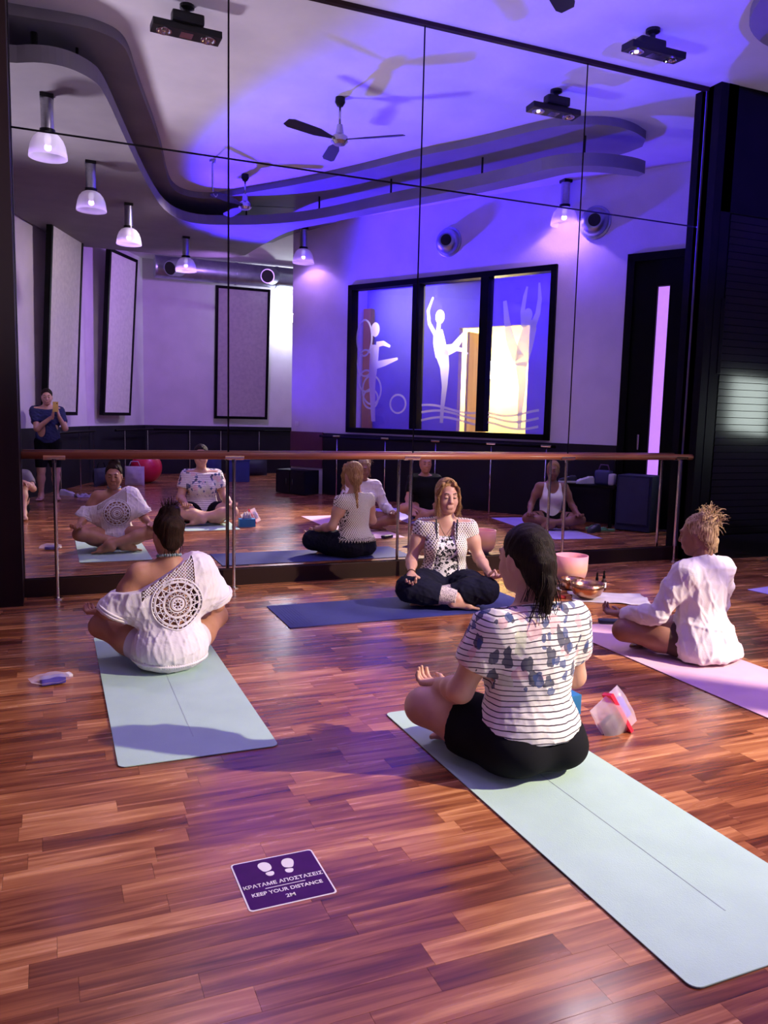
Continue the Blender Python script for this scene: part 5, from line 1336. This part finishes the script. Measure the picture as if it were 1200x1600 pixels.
o = MB().tube([HR @ (V3(-.005, -.108, -.02) + V3(.036 * math.cos(a), .012 * math.sin(a), .034 * math.sin(a))) + j['head'] for a in np.linspace(0, 6.28, 20, endpoint=False)], .006, 6, closed=True).build('hair_tie', M_blk, P2, smooth=True)

# ================================================================== P3 instructor facing the group
def print_mat(name, c1, c2, sc, thr, seed=0):
    m = bpy.data.materials.new(name); m.use_nodes = True; nt = m.node_tree; N = nt.nodes; L = nt.links; b = N['Principled BSDF']; b.inputs['Roughness'].default_value = .9
    tc = N.new('ShaderNodeTexCoord'); wn = N.new('ShaderNodeTexNoise'); wn.inputs['Scale'].default_value = sc * 1.3; L.new(tc.outputs['Object'], wn.inputs[0])
    s1 = N.new('ShaderNodeVectorMath'); s1.operation = 'SCALE'; s1.inputs['Scale'].default_value = .05; L.new(wn.outputs['Color'], s1.inputs[0])
    av = N.new('ShaderNodeVectorMath'); L.new(tc.outputs['Object'], av.inputs[0]); L.new(s1.outputs[0], av.inputs[1])
    vo = N.new('ShaderNodeTexVoronoi'); vo.inputs['Scale'].default_value = sc; vo.feature = 'F1'; L.new(av.outputs[0], vo.inputs['Vector'])
    lt = N.new('ShaderNodeMath'); lt.operation = 'LESS_THAN'; lt.inputs[1].default_value = thr; L.new(vo.outputs['Distance'], lt.inputs[0])
    mx = N.new('ShaderNodeMix'); mx.data_type = 'RGBA'; mx.inputs['A'].default_value = rgb(c1); mx.inputs['B'].default_value = rgb(c2); L.new(lt.outputs[0], mx.inputs['Factor']); L.new(mx.outputs['Result'], b.inputs['Base Color'])
    return m
def knit_mat():
    m = bpy.data.materials.new('white_crochet_knit'); m.use_nodes = True; nt = m.node_tree; N = nt.nodes; L = nt.links; b = N['Principled BSDF']; b.inputs['Roughness'].default_value = .95
    tc = N.new('ShaderNodeTexCoord'); sp = N.new('ShaderNodeSeparateXYZ'); L.new(tc.outputs['Object'], sp.inputs[0])
    def wv(src, f, op='SINE'):
        a = N.new('ShaderNodeMath'); a.operation = 'MULTIPLY'; a.inputs[1].default_value = f; L.new(src, a.inputs[0]); s = N.new('ShaderNodeMath'); s.operation = 'SINE'; L.new(a.outputs[0], s.inputs[0]); return s.outputs[0]
    sm = N.new('ShaderNodeMath'); sm.operation = 'MULTIPLY_ADD'; sm.inputs[1].default_value = .3; L.new(sp.outputs['Y'], sm.inputs[0]); L.new(sp.outputs['X'], sm.inputs[2])
    p = N.new('ShaderNodeMath'); p.operation = 'MULTIPLY'; L.new(wv(sp.outputs['Z'], 235), p.inputs[0]); L.new(wv(sm.outputs[0], 330), p.inputs[1])
    g1 = N.new('ShaderNodeMath'); g1.operation = 'GREATER_THAN'; g1.inputs[1].default_value = .28; L.new(p.outputs[0], g1.inputs[0])
    mx = N.new('ShaderNodeMix'); mx.data_type = 'RGBA'; mx.inputs['A'].default_value = (.74, .68, .68, 1); mx.inputs['B'].default_value = (.10, .06, .06, 1); L.new(g1.outputs[0], mx.inputs['Factor']); L.new(mx.outputs['Result'], b.inputs['Base Color'])
    bp = N.new('ShaderNodeBump'); bp.inputs['Strength'].default_value = .5; bp.inputs['Distance'].default_value = .004; bp.invert = True; L.new(p.outputs[0], bp.inputs['Height']); L.new(bp.outputs[0], b.inputs['Normal'])
    return m
j = seated_pose(knee_out=.265, knee_f=.28, knee_z=.13)
j['wrR'] = V3(.255, .26, .235); j['elR'] = V3(.245, .02, .29); j['wrL'] = V3(-.30, .22, .235); j['elL'] = V3(-.25, .0, .31)
j['head'] = V3(.0, .02, .77); j['look'] = V3(-.22, 1, -.08); j['neck'] = V3(0, -.012, .585)
g = body_groups(j)
hands = [hand_prims(j['wrR'], (.05, .8, -.45), (0, .45, .8), -1, 22, True), hand_prims(j['wrL'], (-.45, .75, -.05), (0, .1, 1), 1, 22, True)]
P3, HR = make_person('instructor in a white crochet vest with eyes closed, facing the group before the mirror', (2.80, -1.02, .0145), math.radians(180 - 22), j, g, hands, SK_rose, 1.06, res=.0065, fres=.0034)
np_obj('printed_tank', [sdf_mesh(infl(g['torso'], .008, .07) + infl(g['pelvis'][:1], .006), .0065, clips=[plane((0, .06, .485), (0, .75, 1)), plane((.145, 0, .46), (1, 0, .3)), plane((-.145, 0, .46), (-1, 0, .3)), plane((0, 0, .15), (0, 0, -1))])], print_mat('black_white_floral', (.78, .74, .78), (.012, .012, .02), 42, .48), P3)
tkV, tkQ = sdf_mesh(infl(g['torso'] + g['neck'], .010, .07), .008)
tkb = BVHTree.FromPolygons([Vector(v) for v in tkV], [tuple(q) for q in tkQ])
for sx in (-1, 1):
    pts = []
    for t in np.linspace(0, 1, 12):
        x = sx * (.070 + .006 * t); z = .46 + .135 * t
        h = tkb.ray_cast(Vector((x, .5, z)), Vector((0, -1, 0)))
        if h[0]: pts.append(h[0] + Vector((0, .004, 0)))
    stp = MB(); stp.tube(pts, .006, 6); stp.build('tank_strap', mat('strap_black', (.02, .02, .03), .8), P3, smooth=True)
def vest_open(X, Y, Z): return np.minimum(Y - .0, .075 + .02 * np.sin(Z * 9) - np.abs(X) + 0 * Z) 
vest = infl(g['torso'], .015, .07) + infl(g['pelvis'][:1], .024, .08) + [ell((0, -.03, .15), (.182, .145, .11), .07)] + infl([g['uarmR'][0], g['uarmL'][0]], .012, .04)
V, Q = sdf_mesh(vest, .006, clips=[vest_open, arm_limit(j['shR'], j['elR'], .26, .10), arm_limit(j['shL'], j['elL'], .26, .10), plane((0, 0, .16), (0, -.1, -1)), plane((0, -.01, .585), (0, .25, 1))], disp=wrinkle(.004, (18, 30), 12))
M_knit = knit_mat(); np_obj('crochet_vest', [(V, Q)], M_knit, P3)
bvt = BVHTree.FromPolygons([Vector(v) for v in V], [tuple(q) for q in Q]); hm = MB(); n = 44
for k in range(n):
    a = 2 * math.pi * k / n
    d = Vector((math.sin(a), -math.cos(a), 0)); h = bvt.ray_cast(Vector((0, -.02, .180)) + d * .5, -d)
    if h[0] and (h[0] - Vector((0, -.02, .180))).length > .08:
        t = Vector((d.y, -d.x, 0)); p0 = h[0] + d * .006
        hm.tube([p0 - t * .014, p0 + Vector((0, 0, -.034)) + d * .022, p0 + t * .014], .0042, 5); hm.tube([p0 + Vector((0, 0, .012)), p0 + Vector((0, 0, -.030)) + d * .020], .003, 5)
hm.build('scalloped_hem', M_knit, P3, smooth=True)
M_navy = mat('navy_trousers', (.006, .006, .024), .9, spec=.2, color2=(.004, .004, .015), nscale=7, bump=.1, bscale=90)
np_obj('trousers', [sdf_mesh(infl(g['pelvis'], .016) + infl(g['thigh' + S_], .026, .06) + infl(g['shin' + S_], .024, .05), .0075, clips=[arm_limit(j['knee' + S_], j['ank' + S_], .66, .13), plane((0, 0, .003), (0, 0, -1)), plane((0, 0, .26), (0, 0, 1))], disp=folds(.006, 4, 7, False)) for S_ in 'RL'], M_navy, P3)
cf = infl(g['shinR'][1:] + g['shinL'][1:], .020, .02)
def keep_low(a, b_, t0, t1):
    a = np.asarray(a); b_ = np.asarray(b_); d = (b_ - a); L_ = np.linalg.norm(d); d = d / L_
    return lambda X, Y, Z: np.maximum(t0 * L_ - ((X - a[0]) * d[0] + (Y - a[1]) * d[1] + (Z - a[2]) * d[2]), ((X - a[0]) * d[0] + (Y - a[1]) * d[1] + (Z - a[2]) * d[2]) - t1 * L_)
M_cuff = print_mat('patterned_cuff', (.60, .50, .52), (.05, .03, .06), 95, .42)
np_obj('patterned_cuff', [sdf_mesh(infl(g['shinR'][1:], .021, .02), .006, clips=[keep_low(j['kneeR'], j['ankR'], .62, 1.0), plane((0, 0, .004), (0, 0, -1))]), sdf_mesh(infl(g['shinL'][1:], .021, .02), .006, clips=[keep_low(j['kneeL'], j['ankL'], .62, 1.0), plane((0, 0, .004), (0, 0, -1))])], M_cuff, P3)
hx = [cap((.072, .02, .03), (.082, .035, -.06), .018, .020, .02), cap((.082, .035, -.06), (.075, .045, -.13), .020, .011, .02), cap((-.072, .02, .03), (-.080, .035, -.05), .018, .018, .02), cap((-.080, .035, -.05), (-.072, .045, -.12), .018, .010, .02), ell((0, -.06, -.05), (.066, .05, .07), .04), cap((.02, -.10, -.05), (.03, -.105, -.16), .030, .020, .03), cap((0.05, .055, .085), (.07, .04, .0), .018, .018, .02), cap((-0.03, .065, .09), (-.072, .04, .0), .016, .018, .02)]
np_obj('hair', [hair_cap(HR, j['head'], hx, .0042, 25, amp=.0045, fr=(90, 150), front=.035)], H_ash, P3)
ls = []
for k in range(70):
    sx = 1 if k % 2 else -1; x0 = sx * rng.uniform(.0, .02)
    p = [V3(x0, .05 + rng.normal(0, .01), .118), V3(sx * rng.uniform(.055, .07), .06 + rng.normal(0, .008), .06), V3(sx * (.078 + rng.normal(0, .006)), .05 + rng.normal(0, .012), -.01), V3(sx * (.080 + rng.normal(0, .008)), .045 + rng.normal(0, .014), -.08), V3(sx * (.073 + rng.normal(0, .012)), .05 + rng.normal(0, .012), -.13 - rng.uniform(0, .03))]
    ls.append([Vector(HR @ q + j['head']) for q in p])
for k in range(40):
    x = rng.normal(.025, .012); p = [V3(x, -.115, .0), V3(x, -.13 + rng.normal(0, .006), -.08), V3(x + rng.normal(0, .006), -.12 + rng.normal(0, .006), -.17)]
    ls.append([Vector(HR @ q + j['head']) for q in p])
strands('hair_strands', ls, .0022, H_ash, P3)
br = MB()
for ph_ in (0, 2.09, 4.19):
    br.tube([HR @ V3(.03 + .008 * math.cos(t * 26 + ph_), -.118 + .008 * math.sin(t * 26 + ph_), -.10 - t * .22) + j['head'] for t in np.linspace(0, 1, 40)], .008, 6)
br.build('braid', H_ash, P3, smooth=True)
nk = MB(); nk.tube([(.06 * math.cos(a), .115 * 1 + -.0 if False else .045 + .075 * (1 - abs(math.cos(a))), .475 + .105 * abs(math.cos(a)) ** 1.5) for a in np.linspace(0, math.pi, 24)], .0022, 5)
nk.add(*(lambda: ([(0, .132, .472), (.008, .13, .460), (0, .136, .460), (-.008, .13, .460), (0, .128, .445)], [(0, 1, 2), (0, 2, 3), (4, 2, 1), (4, 3, 2), (0, 3, 1), (4, 1, 3)]))())
nk.build('pendant_necklace', mat('dark_cord', (.06, .03, .02), .5), P3)
MB().tube([j['wrR'] + .026 * (math.cos(a) * V3(1, 0, 0) + math.sin(a) * unit(V3(0, .45, .8))) - unit(V3(.05, .8, -.45)) * .012 for a in np.linspace(0, 6.28, 20, endpoint=False)], .004, 6, closed=True).build('bracelet', mat('brown_beads', (.12, .05, .03), .4), P3)

# ================================================================== P4 woman in the white linen shirt
M_linen = mat('white_linen', (.64, .57, .62), .9, color2=(.60, .53, .58), nscale=9, bump=.15, bscale=140)
j = seated_pose(knee_out=.34, knee_f=.27, knee_z=.13)
j['wrL'] = V3(-.31, .33, .215); j['elL'] = V3(-.27, .08, .265); j['wrR'] = V3(.31, .30, .215); j['elR'] = V3(.27, .06, .275)
j['head'] = V3(-.005, .045, .745); j['look'] = V3(-.35, 1, -.16)
g = body_groups(j, w=1.02, hip=1.05)
hands = [hand_prims(j['wrR'], (.05, .95, -.12), (0, .15, 1), -1, 38), hand_prims(j['wrL'], (-.1, .95, -.05), (0, .1, 1), 1, 38)]
P4, HR = make_person('woman in a loose white linen shirt on the pink mat, messy blonde bun', (3.60, -2.84, .0145), math.radians(8), j, g, hands, SK_dark, 1.0)
sh_ = infl(g['torso'], .012, .06) + infl(g['pelvis'], .014, .06) + infl(g['uarmR'] + g['uarmL'], .014, .04) + infl(g['farmR'] + g['farmL'], .016, .03) + [ell((0, -.045, .16), (.170, .130, .12), .07), ell((.03, -.09, .035), (.21, .14, .04), .05), ell((.14, -.03, .04), (.11, .14, .035), .05), cap((-.025, -.025, .575), (.025, -.025, .575), .060, .058, .02)]
np_obj('linen_shirt', [sdf_mesh(sh_, .0065, clips=[plane(j['wrR'] * .93 + j['elR'] * .07, j['wrR'] - j['elR']), plane(j['wrL'] * .93 + j['elL'] * .07, j['wrL'] - j['elL']), plane((0, 0, .006), (0, 0, -1)), plane((0, -.02, .622), (0, .5, 1))], disp=folds(.008, 31, 8))], M_linen, P4)
M_brownc = mat('dark_brown_shorts', (.05, .018, .012), .8)
np_obj('shorts', [sdf_mesh(infl(g['pelvis'], .010) + infl(g['thighR'][:1] + g['thighL'][:1], .010), .008, clips=[arm_limit(j['hipR'], j['kneeR'], .45, .2), arm_limit(j['hipL'], j['kneeL'], .45, .2), plane((0, 0, .005), (0, 0, -1))])], M_brownc, P4)
hx = [ell((.01, -.075, .075), (.052, .048, .048), .02), ell((.04, -.06, .095), (.035, .035, .032), .02), ell((-.03, -.055, .10), (.034, .034, .03), .02), ell((0, -.075, -.05), (.06, .035, .05), .04)]
np_obj('hair', [hair_cap(HR, j['head'], hx, .0045, 35, amp=.008, fr=(70, 140))], H_blond, P4)
ls = []
for k in range(150):
    d = unit(rng.normal(size=3) + V3(0, -.35, .55)); c = V3(.01, -.07, .08) + d * .04; b_ = rng.uniform(.02, .065); e_ = unit(d + rng.normal(size=3) * .55)
    ls.append([Vector(HR @ q + j['head']) for q in (c, c + d * b_ * .5, c + d * b_ * .5 + e_ * b_ * .6, c + d * b_ * .3 + e_ * b_ * 1.1 + V3(0, 0, -.01))])
for k in range(50):
    a = rng.uniform(2.2, 6.9); p0 = V3(.078 * math.cos(a), -.02 + .095 * math.sin(a), rng.uniform(-.02, .08)); p2 = V3(.01, -.085, .06) + rng.normal(size=3) * .015
    ls.append([Vector(HR @ q + j['head']) for q in (p0 * 1.05, (p0 + p2) * .56, p2)])
for k in range(20):
    x = rng.uniform(-.07, .07); ls.append([Vector(HR @ q + j['head']) for q in (V3(x, -.075, -.04), V3(x * 1.1, -.09, -.08), V3(x * 1.2 + rng.normal(0, .01), -.08, -.125))])
strands('hair_strands', ls, .0024, H_blond, P4)

# ================================================================== P5 woman in the white tank top (mirror only)
j = seated_pose(knee_out=.34, knee_f=.25, knee_z=.13)
j['wrL'] = V3(-.32, .25, .20); j['wrR'] = V3(.31, .25, .20)
j['look'] = V3(-.35, 1, -.1)
g = body_groups(j, w=.98)
hands = [hand_prims(j['wrR'], (.1, .9, -.2), (0, .2, 1), -1, 32), hand_prims(j['wrL'], (-.1, .9, -.2), (0, .2, 1), 1, 32)]
P5, HR = make_person('woman in a white tank top on the lilac mat, seen in the mirror', (6.08, -2.35, .0145), math.radians(24), j, g, hands, SK_dark, 1.0, res=.009, fres=.005)
def tank_neck(X, Y, Z): return np.minimum((.083 - np.sqrt(X ** 2 + (Z - .57) ** 2 * .45)) + 0 * Y, 9)
np_obj('tank_top', [sdf_mesh(infl(g['torso'], .009, .07) + infl(g['pelvis'][:1], .008), .007, clips=[tank_neck, plane((.125, 0, .46), (1, 0, .15)), plane((-.125, 0, .46), (-1, 0, .15)), plane((0, 0, .14), (0, 0, -1)), plane((0, 0, .585), (0, 0, 1))], disp=wrinkle(.004, (16, 34), 8))], M_white, P5)
np_obj('shorts', [sdf_mesh(infl(g['pelvis'], .010) + infl(g['thighR'][:1] + g['thighL'][:1], .012), .009, clips=[arm_limit(j['hipR'], j['kneeR'], .6, .2), arm_limit(j['hipL'], j['kneeL'], .6, .2), plane((0, 0, .003), (0, 0, -1))])], M_blk, P5)
np_obj('hair', [hair_cap(HR, j['head'], [ell((0, -.10, .02), (.04, .04, .05), .03)], .006, 45)], H_ash, P5)

# ================================================================== P6 person in the black shirt (mirror only)
j = seated_pose(knee_out=.33, knee_f=.27, knee_z=.16)
j['wrL'] = V3(-.24, .36, .17); j['elL'] = V3(-.25, .13, .27)
g = body_groups(j, w=1.05, bust=.03)
hands = [hand_prims(j['wrR'], (.1, .9, -.2), (0, .2, 1), -1, 32), hand_prims(j['wrL'], (.1, .6, -.7), (0, .6, .5), 1, 22)]
P6, HR = make_person('person in a black shirt sitting behind the instructor in the mirror', (4.80, -3.55, .0145), math.radians(14), j, g, hands, SK_tan, 1.02, res=.009, fres=.005)
np_obj('black_shirt', [sdf_mesh(infl(g['torso'], .014, .08) + infl(g['pelvis'][:1], .014, .08) + infl(g['uarmR'] + g['uarmL'], .016, .05), .008, clips=[arm_limit(j['shR'], j['elR'], .7, .12), arm_limit(j['shL'], j['elL'], .7, .12), plane((0, 0, .10), (0, 0, -1)), plane((0, -.02, .60), (0, .4, 1))])], M_blk, P6)
np_obj('shorts', [sdf_mesh(infl(g['pelvis'], .010) + infl(g['thighR'][:1] + g['thighL'][:1], .012), .009, clips=[arm_limit(j['hipR'], j['kneeR'], .6, .2), arm_limit(j['hipL'], j['kneeL'], .6, .2), plane((0, 0, .003), (0, 0, -1))])], M_blk, P6)
np_obj('hair', [hair_cap(HR, j['head'], [ell((0, -.06, -.05), (.066, .05, .07), .04)], .006, 55)], H_ash, P6)

# ================================================================== P7 man taking the photo (mirror only), stands behind the camera
jj = dict(hipR=V3(.09, 0, .90), hipL=V3(-.09, 0, .90), kneeR=V3(.10, .03, .48), kneeL=V3(-.11, .03, .48), ankR=V3(.10, -.02, .085), ankL=V3(-.12, -.02, .085), footR=V3(.15, 1, 0), footL=V3(-.2, 1, 0),
          shR=V3(.18, -.01, 1.385), shL=V3(-.18, -.01, 1.385), elR=V3(.25, .12, 1.13), elL=V3(-.15, .16, 1.12), wrR=V3(.165, .235, 1.31), wrL=V3(.075, .235, 1.31), neck=V3(0, -.01, 1.44), head=V3(0, .03, 1.615), look=V3(0, 1, -.12))
g = {}
g['pelvis'] = [ell((0, 0, .94), (.165, .115, .12), .06)]
g['torso'] = [ell((0, .02, 1.08), (.155, .125, .15), .08), ell((0, -.01, 1.27), (.165, .115, .17), .08), cap((-.15, -.01, 1.375), (.15, -.01, 1.375), .068, .068, .06), cap((-.12, -.01, 1.40), (-.02, -.01, 1.44), .045, .045, .05), cap((.12, -.01, 1.40), (.02, -.01, 1.44), .045, .045, .05)]
g['neck'] = [cap((0, -.01, 1.40), (0, 0, 1.55), .060, .056, .04)]
for S_ in 'RL':
    sh, el, wr = jj['sh' + S_], jj['el' + S_], jj['wr' + S_]; hp, kn, an = jj['hip' + S_], jj['knee' + S_], jj['ank' + S_]
    g['uarm' + S_] = [cap(sh, el, .056, .043, .04)]; g['farm' + S_] = [cap(el, wr, .043, .027, .03)]
    g['thigh' + S_] = [cap(hp, kn, .092, .060, .05)]; cf_ = kn * .65 + an * .35; g['shin' + S_] = [cap(kn, cf_, .057, .058, .04), cap(cf_, an, .056, .036, .04)]
    g['foot' + S_] = foot_prims(an, jj['foot' + S_], (0, 0, 1), 1.1, 1 if S_ == 'R' else -1)
hands = [hand_prims(jj['wrR'], (-.18, .22, 1), (-.55, -.1, .1), 1, 30), hand_prims(jj['wrL'], (.18, .22, 1), (.55, -.1, .1), -1, 30)]
P7, HR = make_person('man in a navy t-shirt standing and photographing with a phone', (-.04, -6.83, 0), math.radians(0), jj, g, hands, SK_light, .985, res=.010, fres=.005)
M_navyt = mat('navy_tshirt', (.02, .025, .11), .85, color2=(.015, .02, .085), nscale=8)
np_obj('t_shirt', [sdf_mesh(infl(g['torso'] + g['pelvis'], .014, .08) + infl(g['uarmR'] + g['uarmL'], .016, .05), .009, clips=[arm_limit(jj['shR'], jj['elR'], .68, .12), arm_limit(jj['shL'], jj['elL'], .68, .12), plane((0, 0, .90), (0, 0, -1)), plane((0, -.01, 1.455), (0, .5, 1))], disp=folds(.008, 9, 6, False))], M_navyt, P7)
np_obj('shorts', [sdf_mesh(infl(g['pelvis'], .008) + infl(g['thighR'] + g['thighL'], .020), .010, clips=[plane((0, 0, .52), (0, 0, -1)), plane((0, 0, 1.0), (0, 0, 1))])], M_blk, P7)
np_obj('hair', [hair_cap(HR, jj['head'], [], .006, 65, front=.045)], H_black, P7)
pho = thing('camera_phone', 'yellow cased phone held up by the standing man', 'phone', (.078, -6.515, 1.435))
MB().box((0, 0, 0), (.076, .009, .15), bev=.003).build('case', mat('yellow_case', (.75, .5, .12), .5), pho)
MB().box((0, -.0052, 0), (.068, .001, .14)).build('screen', mat('phone_glass', ()), pho)
MB().lathe([(0, 0), (.008, 0), (.008, .003), (0, .003)], 14, T(.02, .0045, .05) @ Matrix.Rotation(math.radians(-90), 4, 'X')).build('lens', M_black, pho)

# ================================================================== P8 seated person cut off at the left mirror edge
jj = dict(hipR=V3(.09, 0, .10), hipL=V3(-.09, 0, .10), kneeR=V3(.13, .36, .40), kneeL=V3(-.13, .33, .38), ankR=V3(.14, .50, .09), ankL=V3(-.12, .46, .09), footR=V3(.1, 1, -.08), footL=V3(-.1, 1, -.12),
          shR=V3(.168, -.02, .52), shL=V3(-.168, -.02, .52), elR=V3(.25, .14, .36), elL=V3(-.25, .12, .36), wrR=V3(.15, .36, .47), wrL=V3(-.13, .33, .46), neck=V3(0, -.02, .575), head=V3(0, .02, .75), look=V3(0, 1, 0))
g = body_groups(jj)
hands = [hand_prims(jj['wrR'], (.5, .9, -.1), (0, .1, -1), 1, 30), hand_prims(jj['wrL'], (-.1, .9, -.4), (0, -.2, -1), -1, 30)]
P8, HR = make_person('barefoot person with raised knees cut off by the left mirror edge', (-.48, -5.04, 0), math.radians(0), jj, g, hands, SK_light, 1.0, res=.010, fres=.005)
np_obj('grey_shirt', [sdf_mesh(infl(g['torso'] + g['pelvis'][:1], .014, .08) + infl(g['uarmR'] + g['uarmL'], .016, .05), .009, clips=[arm_limit(jj['shR'], jj['elR'], .65, .12), arm_limit(jj['shL'], jj['elL'], .65, .12), plane((0, 0, .10), (0, 0, -1)), plane((0, -.02, .60), (0, .4, 1))])], mat('grey_jersey', (.2, .18, .22), .9), P8)
np_obj('shorts', [sdf_mesh(infl(g['pelvis'], .010) + infl(g['thighR'][:1] + g['thighL'][:1], .012), .010, clips=[arm_limit(jj['hipR'], jj['kneeR'], .6, .2), arm_limit(jj['hipL'], jj['kneeL'], .6, .2), plane((0, 0, .003), (0, 0, -1))])], M_blk, P8)
np_obj('hair', [hair_cap(HR, jj['head'], [], .006, 75)], H_brown, P8)
